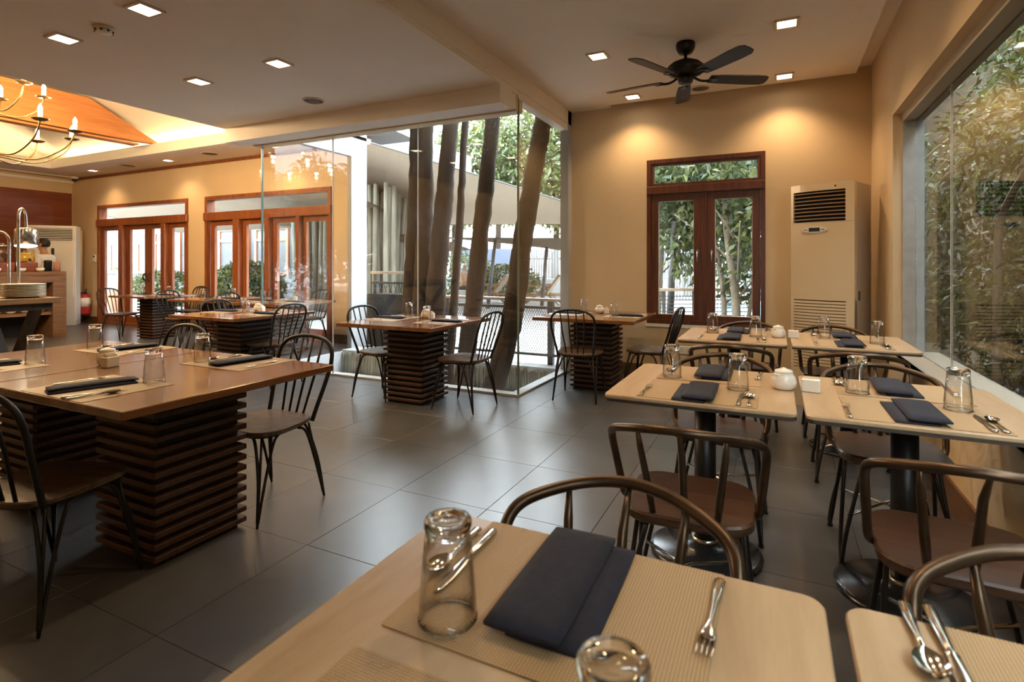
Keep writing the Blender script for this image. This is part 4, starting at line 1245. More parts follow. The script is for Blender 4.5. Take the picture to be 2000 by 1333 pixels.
# ================================================================== people
def skin_mesh(name, verts, edges, radii, mat_, parent, root=0):
    me = bpy.data.meshes.new(name)
    me.from_pydata(verts, edges, [])
    me.materials.append(mat_)
    o = bpy.data.objects.new(name, me); COL.objects.link(o); o.parent = parent
    sk = o.modifiers.new('skin', 'SKIN'); sk.use_smooth_shade = True
    for i, r in enumerate(radii):
        d = me.skin_vertices[0].data[i]
        d.radius = r if isinstance(r, tuple) else (r, r)
        d.use_root = (i == root)
    ss = o.modifiers.new('smooth', 'SUBSURF'); ss.levels = 1; ss.render_levels = 2
    return o
def person(loc, rz, label, sit=False, shirt='shirt', cap=False, bare=False):
    """faces local -y"""
    t = empty('person', loc, rz); tag(t, label, 'person')
    V = []; E = []; Rr = []
    def add(p, r, par=None):
        V.append(p); Rr.append(r)
        if par is not None: E.append((par, len(V)-1))
        return len(V)-1
    hz = .50 if sit else .93
    pel = add((0, .0, hz), (.155, .11))
    sp1 = add((0, .01, hz+.20), (.14, .095), pel)
    che = add((0, .015, hz+.40), (.17, .105), sp1)
    nb = add((0, .01, hz+.55), .062, che)
    nk = add((0, -.005, hz+.61), .052, nb)
    jaw = add((0, -.025, hz+.665), (.062, .072), nk)
    hd = add((0, -.015, hz+.735), (.075, .092), jaw)
    add((0, .0, hz+.805), (.055, .068), hd)
    hands = []
    for s in (-1, 1):
        sh = add((.175*s, .015, hz+.485), .06, che)
        if sit: el = add((.25*s, -.06, hz+.23), .043, sh); wr = add((.17*s, -.27, hz+.16), .030, el)
        else: el = add((.235*s, .0, hz+.21), .043, sh); wr = add((.17*s, -.22, hz+.19), .030, el)
        pm = add((V[wr][0]-.01*s, V[wr][1]-.07, V[wr][2]-.005), (.036, .018), wr)
        b = V[pm]
        for k, (dx, ln) in enumerate(((-.028, .065), (-.010, .078), (.009, .073), (.026, .058))):
            f1 = add((b[0]+dx, b[1]-.035, b[2]), .009, pm)
            f2 = add((b[0]+dx, b[1]-.035-ln*.55, b[2]-.012), .0085, f1)
            add((b[0]+dx, b[1]-.03-ln*.9, b[2]-.035), .0075, f2)
        th1 = add((b[0]-.045*s, b[1]+.005, b[2]-.005), .010, pm)
        add((b[0]-.06*s, b[1]-.03, b[2]-.015), .0085, th1)
        hp = add((.09*s, .0, hz-.05), .085, pel)
        if sit:
            kn_ = add((.11*s, -.43, hz-.02), .062, hp); an = add((.11*s, -.45, hz-.43), .042, kn_); add((.115*s, -.60, hz-.465), .034, an)
        else:
            kn_ = add((.10*s, -.015, .48), .062, hp); an = add((.10*s, .02, .085), .042, kn_); add((.105*s, -.13, .035), .034, an)
    body = skin_mesh('body', V, E, Rr, M['skin'], t)
    # face and hair
    z = hz+.735
    for s in (-1, 1):
        MB().lathe([(.001, -.010), (.009, -.004), (.009, .004), (.001, .010)], (.030*s, -.102, z), 8).build('eye', M['black'], body)
        MB().lathe([(.001, -.028), (.012, -.015), (.014, .012), (.001, .028)], (.080*s, .0, z-.01), 8).build('ear', M['skin'], body)
    MB().lathe([(.001, -.02), (.016, -.012), (.008, .02), (.001, .03)], (0, -.112, z-.025), 8).build('nose', M['skin'], body)
    MB().cbox((0, -.098, z-.068), (.045, .012, .008)).build('mouth', M['terra'], body)
    hv = MB(); nu, nv_ = 24, 14; keep = {}
    for j in range(nv_+1):
        ph = -PI/2 + PI*j/nv_
        for i in range(nu):
            th_ = 2*PI*i/nu
            hv.v.append((.084*math.cos(ph)*math.cos(th_), .104*math.cos(ph)*math.sin(th_)-.003, z+.012+.108*math.sin(ph)))
    for j in range(nv_):
        for i in range(nu):
            q4 = (j*nu+i, j*nu+(i+1) % nu, (j+1)*nu+(i+1) % nu, (j+1)*nu+i)
            cy_ = sum(hv.v[k][1] for k in q4)/4; cz_ = sum(hv.v[k][2] for k in q4)/4 - z
            if cz_ > .055 or (cy_ > .005 and cz_ > -.055) or (cy_ > -.03 and cz_ > .02):
                hv.f.append(q4); hv.s.append(True); hv.m.append(0)
    hv.build('hair' if not cap else 'cap', M['hair'] if not cap else M['shirt'], t)
    if not bare:
        SV = [(0, 0, hz-.02), (0, .01, hz+.20), (0, .015, hz+.40), (0, .01, hz+.535)]
        SE = [(0, 1), (1, 2), (2, 3)]; SR = [(.172, .128), (.158, .113), (.188, .123), (.072, .075)]
        for s in (-1, 1):
            SV += [(.175*s, .015, hz+.488), V_el(V, hz, s, sit)]; n0 = len(SV)
            SE += [(2, n0-2), (n0-2, n0-1)]; SR += [.075, .060]
        skin_mesh('shirt', SV, SE, SR, M[shirt], t)
    TV = [(0, 0, hz+.03)]; TE = []; TR = [(.168, .124)]
    for s in (-1, 1):
        if sit: TV += [(.09*s, 0, hz-.05), (.11*s, -.43, hz-.02), (.11*s, -.445, hz-.36)]
        else: TV += [(.09*s, 0, hz-.05), (.10*s, -.015, .48), (.10*s, .02, .11)]
        n0 = len(TV)
        TE += [(0, n0-3), (n0-3, n0-2), (n0-2, n0-1)]; TR += [.098, .075, .058]
    skin_mesh('trousers', TV, TE, TR, M['trouser'], t)
    return t
def V_el(V, hz, s, sit):
    return (.245*s, -.04, hz+.26) if sit else (.23*s, .0, hz+.25)
waiter = person((-12.33, 5.32, 0), R(-55), 'person in a white shirt with short black hair behind the bar')

# ================================================================== outside: ground
mb = MB()
mb.box((-45, 6.50, -.5), (12, 60, -.03)); mb.box((-45, YF+WT, -.5), (XC, 6.51+2, -.031)); 
mb.box((XC, YG-.0, -.8), (XG, 6.5, -.33))
mb.box((XR+WT, -8, -.5), (12, 6.5, -.05))
struct(mb.build('ground', M['deck']))
struct(MB().box((XR+WT, -8, -.05), (7, 12, .02)).build('garden_bed', M['soildark']))
struct(MB().box((-1.25, 6.52, -.03), (4.2, 11.4, .0)).build('added_dark_ground', M['soildark']))  # dark ground added to tone down the bright paving below the casement
struct(MB().box((XC-.005, YG+.1, -.33), (XC+.02, 6.5, -.002)).build('trim_14', M['wallwhite']))
struct(MB().box((XC, YG+.11, -.33), (XG-.11, 6.10, -.325)).build('courtyard_bed', M['soil']))
struct(MB().box((XC, 6.16, -.33), (XG-.1, 6.52, .015)).build('courtyard_curb', M['curb']))
be = empty('bamboo_edging', ((XC+XG)/2, 6.14, -.33)); tag(be, 'row of upright bamboo sticks edging the courtyard bed', 'edging')
q = MB(); rr = random.Random(3); x = XC+.03
while x < XG-.12:
    r = rr.uniform(.010, .017); q.tube([(x-(XC+XG)/2, rr.uniform(-.012, .0), 0), (x-(XC+XG)/2+rr.uniform(-.01, .01), 0, rr.uniform(.27, .33))], r, 6); x += r*2+.002
stuff(q.build('bamboo_sticks', M['bamboo'], be))

# ---- mesh railing
rl = empty('mesh_railing', (-3.9, 6.40, .015)); tag(rl, 'grey steel railing with expanded mesh and timber handrail outside', 'railing')
for x in (-2.56, -4.10): MB().box((x+3.9-.035, -.035, 0), (x+3.9+.035, .035, .80)).build('post', M['rail'], rl)
MB().box((-.82, -.05, .80), (1.68, .05, .835)).build('handrail', M['railwood'], rl)
MB().box((-.82, -.02, .70), (1.68, .02, .735)).build('top_rail', M['rail'], rl)
MB().box((-.82, -.02, .10), (1.68, .02, .13)).build('bottom_rail', M['rail'], rl)
q = MB(); h0, h1 = .13, .70; step = .034; run = (h1-h0)*.55
x = -.82-run
while x < 1.68+run:
    for s in (1, -1):
        xa, xb = x, x + s*run
        za, zb_ = h0, h1
        def clip(xa, za, xb, zb_):
            pts = []
            for (lo, hi) in ((-.82, 1.68),):
                t0, t1 = 0.0, 1.0
                d = xb-xa
                for (lim, sg) in ((lo, 1), (hi, -1)):
                    fa = sg*(xa-lim); fb = sg*(xb-lim)
                    if fa < 0 and fb < 0: return None
                    if fa < 0: t0 = max(t0, fa/(fa-fb))
                    if fb < 0: t1 = min(t1, fa/(fa-fb))
                if t0 >= t1: return None
                return (xa+d*t0, za+(zb_-za)*t0, xa+d*t1, za+(zb_-za)*t1)
        c = clip(xa, za, xb, zb_)
        if c: q.tube([(c[0], .003*s, c[1]), (c[2], .003*s, c[3])], .0028, 4, cap=False)
    x += step
stuff(q.build('mesh_infill', M['mesh'], rl))

# ---- leaf helper
def leaf_mesh(name, blobs, n, size, mats, seed=0, elong=2.4, droop=.4, shell=.45):
    rg = np.random.default_rng(seed)
    B_ = np.array(blobs, float)
    vol = B_[:, 3]*B_[:, 4]*B_[:, 5]
    idx = rg.choice(len(B_), n, p=vol/vol.sum())
    d = rg.normal(size=(n, 3)); d /= np.linalg.norm(d, axis=1)[:, None]
    rad = rg.uniform(shell, 1.0, n)**.6
    c = B_[idx, :3] + d*rad[:, None]*B_[idx, 3:6]
    ax = rg.normal(size=(n, 3)); ax[:, 2] -= droop; ax += d*.5
    ax /= np.linalg.norm(ax, axis=1)[:, None]
    nn_ = rg.normal(size=(n, 3)); nn_[:, 2] += 1.0
    sd = np.cross(ax, nn_); sd /= (np.linalg.norm(sd, axis=1)[:, None]+1e-9)
    nv = np.cross(sd, ax)
    L = (size*rg.uniform(.6, 1.4, n))[:, None]; Wd = L/elong
    p0 = c; p1 = c + ax*L*.45 + sd*Wd*.5 + nv*L*.06; p2 = c + ax*L - nv*L*.08; p3 = c + ax*L*.45 - sd*Wd*.5 + nv*L*.06
    verts = np.stack([p0, p1, p2, p3], 1).reshape(-1, 3)
    me = bpy.data.meshes.new(name)
    me.vertices.add(n*4); me.vertices.foreach_set('co', verts.ravel().astype('f'))
    me.loops.add(n*4); me.loops.foreach_set('vertex_index', np.arange(n*4, dtype='i'))
    me.polygons.add(n); me.polygons.foreach_set('loop_start', np.arange(0, n*4, 4, dtype='i')); me.polygons.foreach_set('loop_total', np.full(n, 4, 'i'))
    for m_ in mats: me.materials.append(m_)
    me.polygons.foreach_set('material_index', rg.integers(0, len(mats), n).astype('i'))
    me.update(calc_edges=True); me.validate()
    return me
def plant(name, loc, label, cat, stems, blobs, n, size, mats, seed, stem_mat='barkpale', group=None, elong=2.4, droop=.4, shell=.45):
    t = empty(name, loc); tag(t, label, cat, group)
    for st in stems:
        pts, r = st
        MB().tube(spline(pts, 4), [r*(1-.5*k/(len(pts)*4-4)) for k in range(len(pts)*4-3)], 7).build('trunk', M[stem_mat], t)
    stuff(obj('foliage', leaf_mesh('foliage', blobs, n, size, mats, seed, elong, droop, shell), t))
    return t

# ---- courtyard trunks
def trunk_tree(label, paths, crown, seed):
    x, y = paths[0][0][0][:2]
    t = empty('courtyard_tree', (x, y, -.33)); tag(t, label, 'tree', 'trees in the glazed courtyard')
    rr = random.Random(seed)
    for (pts, r0, r1) in paths:
        P_ = spline([(a-x, b-y, c+.33) for (a, b, c) in pts], 8)
        P_ = [p + Vector((rr.uniform(-.008, .008), rr.uniform(-.008, .008), 0)) for p in P_]
        rad = [(r0+(r1-r0)*i/(len(P_)-1))*rr.uniform(.95, 1.06) for i in range(len(P_))]
        MB().tube(P_, rad, 14).build('trunk', M['bark'], t)
    cx, cy, cz = crown
    stuff(obj('foliage', leaf_mesh('foliage', [(cx-x, cy-y, cz+.33, 1.2, 1.2, .9)], 900, .16, [M['leafA'], M['leafC']], seed), t))
trunk_tree('twin-stemmed dark trunk just left of the glass joint', [([(-4.20, 5.58, -.33), (-4.16, 5.6, 1.0), (-4.10, 5.6, 2.0), (-4.10, 5.62, 3.4), (-4.2, 5.7, 7)], .085, .05), ([(-4.02, 5.6, -.33), (-3.99, 5.62, 1.0), (-3.935, 5.64, 2.0), (-3.93, 5.66, 3.4), (-3.8, 5.8, 7)], .115, .075)], (-4.1, 5.9, 7.4), 1)
trunk_tree('thick dark trunk right of the glass joint', [([(-3.86, 5.56, -.33), (-3.77, 5.6, .82), (-3.66, 5.6, 1.9), (-3.56, 5.62, 3.0), (-3.2, 5.8, 7)], .135, .085)], (-3.2, 6.2, 7.4), 2)
trunk_tree('thinnest courtyard trunk, grey, between two thicker ones', [([(-3.84, 6.0, -.33), (-3.755, 6.0, .76), (-3.66, 6.0, 1.9), (-3.585, 6.0, 3.1), (-3.4, 6.1, 7)], .06, .04)], (-3.4, 6.5, 7.6), 3)
trunk_tree('grey-brown trunk second from the right in the courtyard', [([(-3.42, 5.62, -.33), (-3.285, 5.7, .83), (-3.16, 5.7, 1.9), (-3.03, 5.72, 3.0), (-2.7, 5.9, 7)], .12, .08)], (-2.7, 6.3, 7.5), 4)
trunk_tree('rightmost leaning trunk behind the glass corner', [([(-2.802, 5.180000000000001, -0.33), (-2.742, 5.2, -0.048), (-2.614, 5.38, 0.7), (-2.572, 5.6, 1.612), (-2.53, 5.75, 2.269), (-2.494, 5.83, 2.636), (-2.465, 5.9, 2.948), (-2.45, 6.15, 3.9), (-2.5, 6.6, 7)], .125, .09)], (-2.6, 6.8, 7.5), 5)

# ---- black planter cabinet at the left of the railing
cb = empty('black_planter', (-5.36, 7.02, -.03)); tag(cb, 'black planter box with lattice top behind the white pillar', 'planter')
MB().box((-.60, -.15, 0), (.60, .15, .84)).build('box', M['black'], cb)
for xx in (-.52, .57): MB().box((xx-.03, -.03, .84), (xx+.03, .03, 1.16)).build('post', M['black'], cb)
MB().box((-.60, -.04, 1.16), (.60, .04, 1.20)).build('rail', M['railwood'], cb)
MB().box((-.60, -.02, 1.0), (.60, .02, 1.03)).build('lower_rail', M['black'], cb)
for k in range(21): MB().tube([(-.5+k*.05, 0, .84), (-.5+k*.05+(.06 if k % 2 else -.06), 0, 1.0)], .006, 4).build('lattice_bar', M['black'], cb)

# ---- shade sails
def sail(name, label, corners, nx=14, ny=10, sag=.25, inward=.06):
    A_, B2, C_, D_ = [Vector(c) for c in corners]
    ctr = (A_+B2+C_+D_)/4
    t = empty(name, tuple(A_)); tag(t, label, 'shade sail', 'tan shade sails')
    q = MB(); vs = []
    for j in range(ny+1):
        for i in range(nx+1):
            u, v = i/nx, j/ny
            uu = u; vv = v
            p = (A_*(1-uu)+B2*uu)*(1-vv) + (D_*(1-uu)+C_*uu)*vv
            edge = max(4*u*(1-u)*abs(2*v-1), 4*v*(1-v)*abs(2*u-1))
            p = p + (ctr-p)*inward*edge*1.6
            p.z -= sag*16*u*(1-u)*v*(1-v)*.5
            vs.append(p-A_)
    fs = [(j*(nx+1)+i, j*(nx+1)+i+1, (j+1)*(nx+1)+i+1, (j+1)*(nx+1)+i) for j in range(ny) for i in range(nx)]
    q._add(vs, fs, True); q.build('cloth', M['sail'], t)
    per = [vs[i] for i in range(nx+1)] + [vs[j*(nx+1)+nx] for j in range(1, ny+1)] + [vs[ny*(nx+1)+i] for i in range(nx-1, -1, -1)] + [vs[j*(nx+1)] for j in range(ny-1, 0, -1)]
    MB().tube(per, .016, 5, closed=True).build('hem_cable', M['rail'], t)
sail('shade_sail', 'large tan shade sail spanning behind the courtyard trunks', [(-9.75, 8.0, 4.55), (-1.9, 12.1, 1.90), (-3.3, 18.5, 2.64), (-15.0, 13.0, 2.60)], inward=.0, sag=.05)
sail('shade_sail', 'narrow lower tan sail at right, under the large one', [(-11.5, 15.5, 2.25), (-4.5, 13.2, 1.95), (-4.0, 17.0, 1.30), (-9.0, 20.0, 2.2)], inward=.03, sag=.1)
sail('shade_sail', 'small pointed tan sail left, in front of the bamboo', [(-10.6, 11.6, 1.95), (-8.4, 12.0, 2.15), (-7.6, 13.0, 1.70), (-8.6, 12.6, 1.60)], inward=.02, sag=.05)
sail('shade_sail', 'pale shade sail above the terrace outside the glass doors', [(-23, 8.2, 3.7), (-8.3, 7.3, 3.35), (-9.3, 13.2, 2.45), (-22, 14.0, 2.6)], inward=.03, sag=.15)
def pole(x, y, h, lean, label):
    t = MB().tube([(0, 0, 0), (lean, 0, h)], [.06, .05], 10).build('sail_pole', M['rail'], None, (x, y, -.03)); tag(t, label, 'pole', 'grey steel sail poles')
pole(-7.75, 14.3, 2.1, .25, 'grey sail pole between the two right-hand trunks')
pole(-6.55, 15.6, 1.95, .18, 'leaning grey sail pole right of the leaning trunk')
pole(-5.5, 16.0, 1.7, -.05, 'grey sail pole at the right end of the glazing')
pole(-1.545, 8.9, 2.0, .10, 'dark grey pole outside the casement window')

# ---- loungers and seated guest
def lounger(x, y, rz, label):
    t = empty('deck_chair', (x, y, -.03), rz); tag(t, label, 'deck chair', 'teak deck chairs on the terrace')
    for s in (-1, 1):
        MB().tube([(-.75, .32*s, .30), (.75, .32*s, .34)], .035, 6).build('side_rail', M['teak'], t)
        MB().tube([(.15, .34*s, .30), (.65, .34*s, .98)], .032, 6).build('back_rail', M['teak'], t)
        MB().tube([(-.6, .33*s, .0), (.25, .33*s, .62)], .03, 6).build('leg', M['teak'], t)
        MB().tube([(.65, .30*s, .0), (.05, .30*s, .55)], .03, 6).build('leg', M['teak'], t)
        MB().tube([(-.5, .36*s, .60), (.45, .36*s, .66)], .03, 6).build('armrest', M['teak'], t)
    MB().extr([(.15, -.3, .31), (.15, .3, .31), (.65, .3, .96), (.65, -.3, .96)], (.02, 0, -.02)).build('canvas_back', M['canvas'], t)
    MB().box((-.75, -.3, .31), (.15, .3, .34)).build('canvas_seat', M['canvas'], t)
    MB().box((.60, -.36, .93), (.68, .36, .99)).build('top_bar', M['teak'], t)
lounger(-8.75, 16.3, R(10), 'teak deck chair left of the leaning trunk')
lounger(-6.95, 16.5, R(12), 'teak deck chair right of the leaning trunk')
guest = person((-10.15, 16.9, -.03), R(100), 'seated shirtless person in a white cap on the terrace', sit=True, cap=True, bare=True)
o = MB().bbox((-.5, -.3, 0), (.5, .3, .40), .02).build('terrace_stool', M['curb'], None, (-10.15, 16.95, -.03), R(100)); tag(o, 'white block seat under the seated person', 'seat')

# ---- backdrops: fence, walls, buildings, pool
fn = empty('slat_fence', (-4, 21, -.03)); tag(fn, 'grey vertical slat fence at the back of the terrace', 'fence')
q = MB()
for k in range(150): q.box((-6.2+k*.11, 0, 0), (-6.2+k*.11+.085, .03, 1.95))
stuff(q.build('fence_slats', M['fence'], fn))
MB().box((-6.2, .03, .35), (10.3, .08, .45)).build('fence_rail', M['rail'], fn); MB().box((-6.2, .03, 1.5), (10.3, .08, 1.6)).build('fence_rail', M['rail'], fn)
o = MB().box((-1.3, 0, 0), (1.3, .3, 2.0)).build('garden_screen', M['bluewall'], None, (-11.6, 21, -.03)); tag(o, 'slate blue garden screen wall beside the slat fence', 'screen')
o = MB().box((-2.5, -4, 0), (2.5, 4, .02)).build('swimming_pool', M['pool'], None, (.6, 15.5, -.03)); tag(o, 'pale blue swimming pool beyond the casement window', 'pool')
lw = MB().box((-3.5, 0, 0), (9, .25, .75)).build('garden_wall', M['curb'], None, (-12.5, 19.7, -.03)); tag(lw, 'low white wall behind the deck chairs', 'wall')
# white building with timber windows seen through the doors
wbld = empty('garden_building', (-21, 14.5, -.03)); tag(wbld, 'white building with brown window frames outside the doors, raised to block sky', 'building')
MB().box((-9, 0, 0), (8.0, 4, 5.6)).build('wall', M['bldg'], wbld)  # wall height raised to cover a strip of bright sky
MB().box((-9.5, -.6, 5.6), (8.5, 4.5, 5.8)).build('roof', M['roofdark'], wbld)
for k in range(6):
    xx = -7.5 + k*2.1
    f = frame_rect(MB(), xx, xx+1.8, .9, 2.75, .12, -.08, .0).box((xx+.12, -.07, 2.2), (xx+1.68, -.01, 2.32)).box((xx+.84, -.07, 1.02), (xx+.96, -.01, 2.2)).build('window', M['doorwood'], wbld)
    MB().box((xx+.12, -.03, 1.02), (xx+1.68, -.02, 2.63)).build('pane', M['curtain'], f)
# neighbouring roof at the top left of the courtyard view
rb = empty('neighbour_roof', (-9, 10.4, 3.6)); tag(rb, 'grey roof eave above the large shade sail', 'roof')
MB().extr([(-2.5, -1.2, .75), (.75, -.6, .95), (1.35, .2, .62), (-2.5, .2, .62)], (0, 0, .10)).build('eave', M['roofdark'], rb)
MB().box((-3, .2, .3), (1.2, 3, .75)).build('gable', M['wallwhite'], rb)

# ---- bamboo clump
for (bx0, lbl, sd) in ((-9.55, 'clump of grey giant bamboo culms right of the white pillar', 11), (-11.9, 'clump of grey bamboo culms outside the second glass doors', 12)):
    bcl = empty('bamboo_clump', (bx0, 11.5, -.03)); tag(bcl, lbl, 'bamboo', 'giant bamboo clumps')
    rr = random.Random(sd)
    for k in range(44):
        bx_, by_ = rr.gauss(0, .42), rr.gauss(0, .35)
        lean = (bx_*.25 + rr.uniform(-.12, .12), by_*.3)
        MB().tube([(bx_*.8, by_, 0), (bx_*.8+lean[0]*.5, by_+lean[1]*.5, 2.0), (bx_*.8+lean[0]*1.5, by_+lean[1]*1.5, 5.0)], [.07, .065, .05], 8).build('culm', M['bamboo'], bcl)
    stuff(obj('foliage', leaf_mesh('foliage', [(0, 0, 5.4, 1.6, 1.3, 1.0)], 2000, .2, [M['leafA'], M['leafC']], 20+sd, elong=6), bcl))

# ---- trees and hedges in the distance
LP = [M['leafA'], M['leafC'], M['leafD']]
far_trees = [(-20, 24, 4.6, 3.2, 'pale leafy tree behind the roof eave'), (-15.8, 25, 5.9, 3.5, 'pale feathery tree left of centre beyond the sails'), (-12.6, 24, 6.2, 3.3, 'bright tree between the middle trunks'),
             (-9.7, 24.5, 6.2, 3.4, 'bright tree just left of the leaning trunk'), (-6.6, 23.5, 5.6, 3.1, 'bright green tree at the right end of the glazing'), (-3.4, 24, 5.0, 2.9, 'tall tree behind the wall left of the casement window')]
for i, (x, y, z, r, lb) in enumerate(far_trees):
    plant('background_tree', (x, y, -.03), lb, 'tree', [([(0, 0, 0), (.2, 0, z*.5), (0, .2, z)], .2)], [(0, 0, z, r, r*.8, r*.75), (-r*.5, .3, z-1.4, r*.7, r*.6, r*.5), (r*.5, -.3, z+1.3, r*.7, r*.6, r*.6)], 6800, .32, LP, 30+i, 'bark', 'trees beyond the terrace', elong=2.6)
for i, (x, y, lx, h, lb) in enumerate(((-17.6, 10.8, 1.7, .75, 'clipped hedge outside the left half of the first doors'), (-14.4, 10.8, 1.6, .75, 'clipped hedge outside the right half of the first doors'), (-13.0, 10.2, 1.3, .95, 'rounded shrub outside the second doors'), (-11.9, 12.6, 1.2, .7, 'dry-leaved shrub beside the bamboo'),
                                 (-11.2, 18.6, 1.6, 1.2, 'green shrub behind the seated person'), (-9.3, 18.7, 1.4, .9, 'green shrub beside the slate blue screen'))):
    plant('garden_shrub', (x, y, -.03), lb, 'shrub', [([(0, 0, 0), (.05, 0, h*.8)], .05)], [(0, 0, h*.75, lx, .6, h*.75)], 3600, .11, [M['leafA'], M['leafB'], M['leafC']] if 'dry' not in lb else [M['leafdry'], M['leafD']], 50+i, 'bark', 'shrubs outside', elong=2, shell=.6)
pp = empty('potted_palm', (-16.6, 8.9, -.03)); tag(pp, 'spiky palm in a terracotta pot outside the first doors', 'potted plant')
MB().lathe([(.22, 0), (.34, .55), (.37, .58), (.33, .58), (.30, .5), (.001, .5)], n=24).build('pot', M['terra'], pp)
MB().tube([(0, 0, .5), (.02, 0, 1.15)], .06, 8).build('stem', M['barkpale'], pp)
rr = random.Random(5)
for k in range(26):
    a = rr.uniform(0, 2*PI); e = rr.uniform(-.1, 1.3); L = rr.uniform(.45, .7)
    d = Vector((math.cos(a)*math.cos(e), math.sin(a)*math.cos(e), math.sin(e))); sd = Vector((-math.sin(a), math.cos(a), 0))
    b = Vector((.02, 0, 1.15)); m_ = b + d*L*.55; tp = b + d*L + Vector((0, 0, -.12))
    MB()._add([b-sd*.012, m_-sd*.028, tp, m_+sd*.028, b+sd*.012], [(0, 1, 2, 3, 4)]).build('leaf', M['leafC'], pp)

# ---- planting outside the casement window
def branchy(seed, h, spread, n=5):
    rr = random.Random(seed); out = []
    for k in range(n):
        a = rr.uniform(0, 2*PI)
        z0_ = rr.uniform(.3, .7)*h
        out.append(([(0, 0, z0_), (math.cos(a)*spread*.4, math.sin(a)*spread*.4, z0_+h*.15), (math.cos(a)*spread, math.sin(a)*spread, z0_+h*.32)], .018))
    return out
plant('glossy_leaved_tree', (-.50, 8.6, -.03), 'pale-barked glossy tree seen through the right casement', 'tree',
      [([(0, 0, 0), (-.04, 0, .9), (-.16, 0, 1.9), (-.2, 0, 3.2)], .07), ([(.05, .1, 0), (.18, .1, .8), (.3, .15, 1.6)], .035), ([(-.2, .2, 0), (-.22, .2, .9), (-.35, .25, 1.8)], .05)] + branchy(1, 2.6, .9),
      [(0, 0, 2.9, 1.3, .9, .8), (.4, -.2, 1.75, .5, .6, .75), (-.25, .2, 2.1, .7, .5, .7), (-.75, .1, 1.5, .3, .4, .5), (.1, .3, 1.2, .5, .5, .5)], 5200, .13, [M['leafA'], M['leafB'], M['leafC']], 70, elong=2.3, droop=.9, shell=.2)
plant('glossy_leaved_tree', (-1.9, 9.6, -.03), 'leafy tree crown filling the left casement top', 'tree',
      [([(0, 0, 0), (.1, 0, 1.6), (.05, 0, 3.0)], .09)] + branchy(2, 3.0, 1.0), [(.1, 0, 2.75, 1.5, .9, .85), (.55, -.4, 1.9, .45, .5, .5)], 5200, .14, [M['leafA'], M['leafB'], M['leafC']], 71, elong=2.3, droop=.8, shell=.2)
plant('glossy_leaved_tree', (.9, 9.2, -.03), 'tree crown at the right edge of the casement view', 'tree',
      [([(0, 0, 0), (.1, 0, 1.6), (.05, 0, 3.2)], .08)] + branchy(3, 3.0, 1.0), [(0, 0, 2.4, 1.1, .9, 1.2)], 5000, .14, [M['leafA'], M['leafB'], M['leafC']], 72, elong=2.3, droop=.8, shell=.2)
plant('background_tree', (-1.2, 18.2, -.03), 'grey-green tree far behind the casement window', 'tree', [([(0, 0, 0), (.2, 0, 2.5), (.1, 0, 4.5)], .25)],
      [(0, 0, 4.2, 3.0, 1.5, 1.9)], 4200, .28, [M['leafA'], M['leafD'], M['leafB']], 73, 'barkpale', 'trees beyond the terrace')
rl2 = empty('slatted_railing', (-1.4, 8.2, -.03)); tag(rl2, 'dark railing with horizontal wires outside the casement window', 'railing')
for k in range(6): MB().box((-1.0+k*.42-.025, -.025+k*.2, 0), (-1.0+k*.42+.025, .025+k*.2, .90)).build('post', M['rail'], rl2)
MB().extr([(-1.05, -.08, .90), (-1.05, .06, .90), (1.15, 1.12, .90), (1.15, .98, .90)], (0, 0, .04)).build('handrail', M['railwood'], rl2)
for k in range(13): MB().tube([(-1.02, -.01, .10+k*.06), (1.12, 1.02, .10+k*.06)], .007, 4).build('wire', M['rail'], rl2)

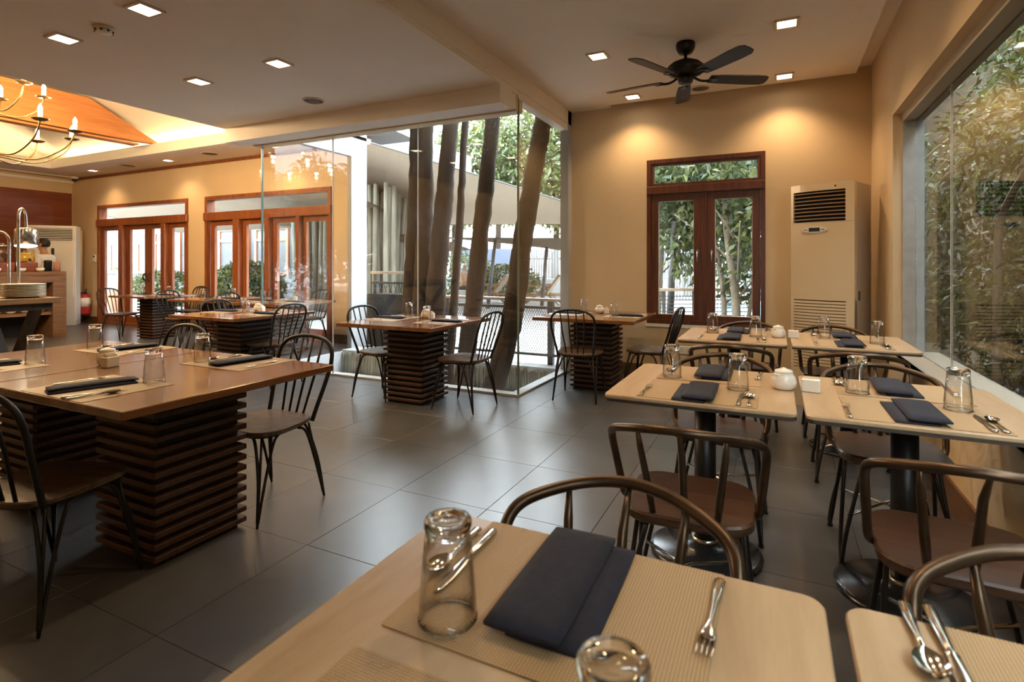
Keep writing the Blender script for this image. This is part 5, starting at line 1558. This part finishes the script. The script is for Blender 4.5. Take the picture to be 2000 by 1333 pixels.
# ---- dense garden outside the right window
gnames = ['farthest garden shrub behind the right window frame', 'second garden shrub along the right window', 'garden shrub facing the back-row window table', 'garden shrub facing the middle-row window table', 'garden shrub beyond the right edge', 'garden shrub outside near the front row']
for i, yy in enumerate((7.4, 6.2, 5.0, 3.7, 2.2, .4)):
    rr = random.Random(80+i)
    stems = []
    for k in range(7):
        a, b = rr.uniform(-.5, .5), rr.uniform(-.6, .6)
        stems.append(([(a*.4, b*.4, 0), (a, b, 1.2), (a*1.6+rr.uniform(-.3, .3), b*1.6, 2.6)], .02))
    stems += [([(rr.uniform(-.6, .2), -.6, rr.uniform(.8, 1.6)), (rr.uniform(-.6, 0), 0, rr.uniform(1.5, 2.0)), (rr.uniform(-.5, .2), .7, rr.uniform(2.1, 2.8))], .017) for _ in range(3)]
    plant('garden_shrub', (2.35, yy, .02), gnames[i], 'shrub', stems, [(0, 0, .9, .95, 1.0, .95), (.1, 0, 2.3, 1.05, 1.05, 1.0), (.5, 0, 3.6, 1.1, 1.1, .9)], 11500, .105, [M['leafA'], M['leafB'], M['leafB'], M['leafD'], M['leafC']], 80+i, 'barkpale', 'dense shrubs along the right window', elong=3.6, droop=.5, shell=.15)  # pale leaves mixed in to imitate highlights on the foliage
plant('pale_trunk_tree', (1.60, 5.63, .02), 'pale smooth trunk bending across the right edge of the window', 'tree', [([(0, 0, 0), (0, 0, 1.1), (0, -.02, 1.48), (0, -.12, 1.66), (0, -.54, 1.92), (.1, -1.2, 2.4), (.2, -1.9, 3.0)], .034)], [(.3, -1.9, 3.3, .5, .5, .4)], 300, .12, [M['leafA'], M['leafB']], 95, 'barkpale')
plant('bare_branch_shrub', (1.52, 8.0, .02), 'shrub with bare pale branches slanting behind the far window pane', 'shrub', [([(0, .1, 0), (0, .1, 1.6), (0, -.1, 2.38), (0, -1.68, 2.49)], .02), ([(.05, .1, 0), (.05, .0, 1.5), (0, -.3, 2.08), (0, -1.67, 2.35)], .014), ([(.1, .1, 0), (.06, .0, 1.4), (.02, -.5, 2.0), (0, -1.95, 2.24)], .012)],
      [(.3, .2, 1.2, .4, .5, .9)], 900, .10, [M['leafA'], M['leafB']], 96, 'barkpale')
plant('dense_thicket', (-.6, 12.4, -.03), 'dense dark thicket closing the casement view', 'thicket', branchy(9, 3.5, 1.2), [(-1.6, 0, 3.2, 1.6, .8, 1.6), (.2, .2, 2.6, 1.7, .8, 1.9), (1.8, 0, 2.6, 1.4, .8, 2.2)], 9000, .2, [M['leafA'], M['leafB'], M['leafB'], M['leafD']], 76, 'bark', elong=2.3, droop=.6, shell=.1)
struct(MB().box((XR+WT, -8, 3.05), (1.22, 8, 3.15)).build('added_shade_eave', M['roofdark']))  # eave added to shade the planting outside the right window
struct(MB().box((4.3, -8, 0), (4.5, 12, 5)).build('sky_block_wall', M['soildark']))  # dark backdrop wall added behind the shrubs to block sky
struct(MB().box((1.2, 10.8, 0), (4.4, 11, 5)).build('sky_block_wall_end', M['soildark']))  # end piece of the added sky-blocking backdrop
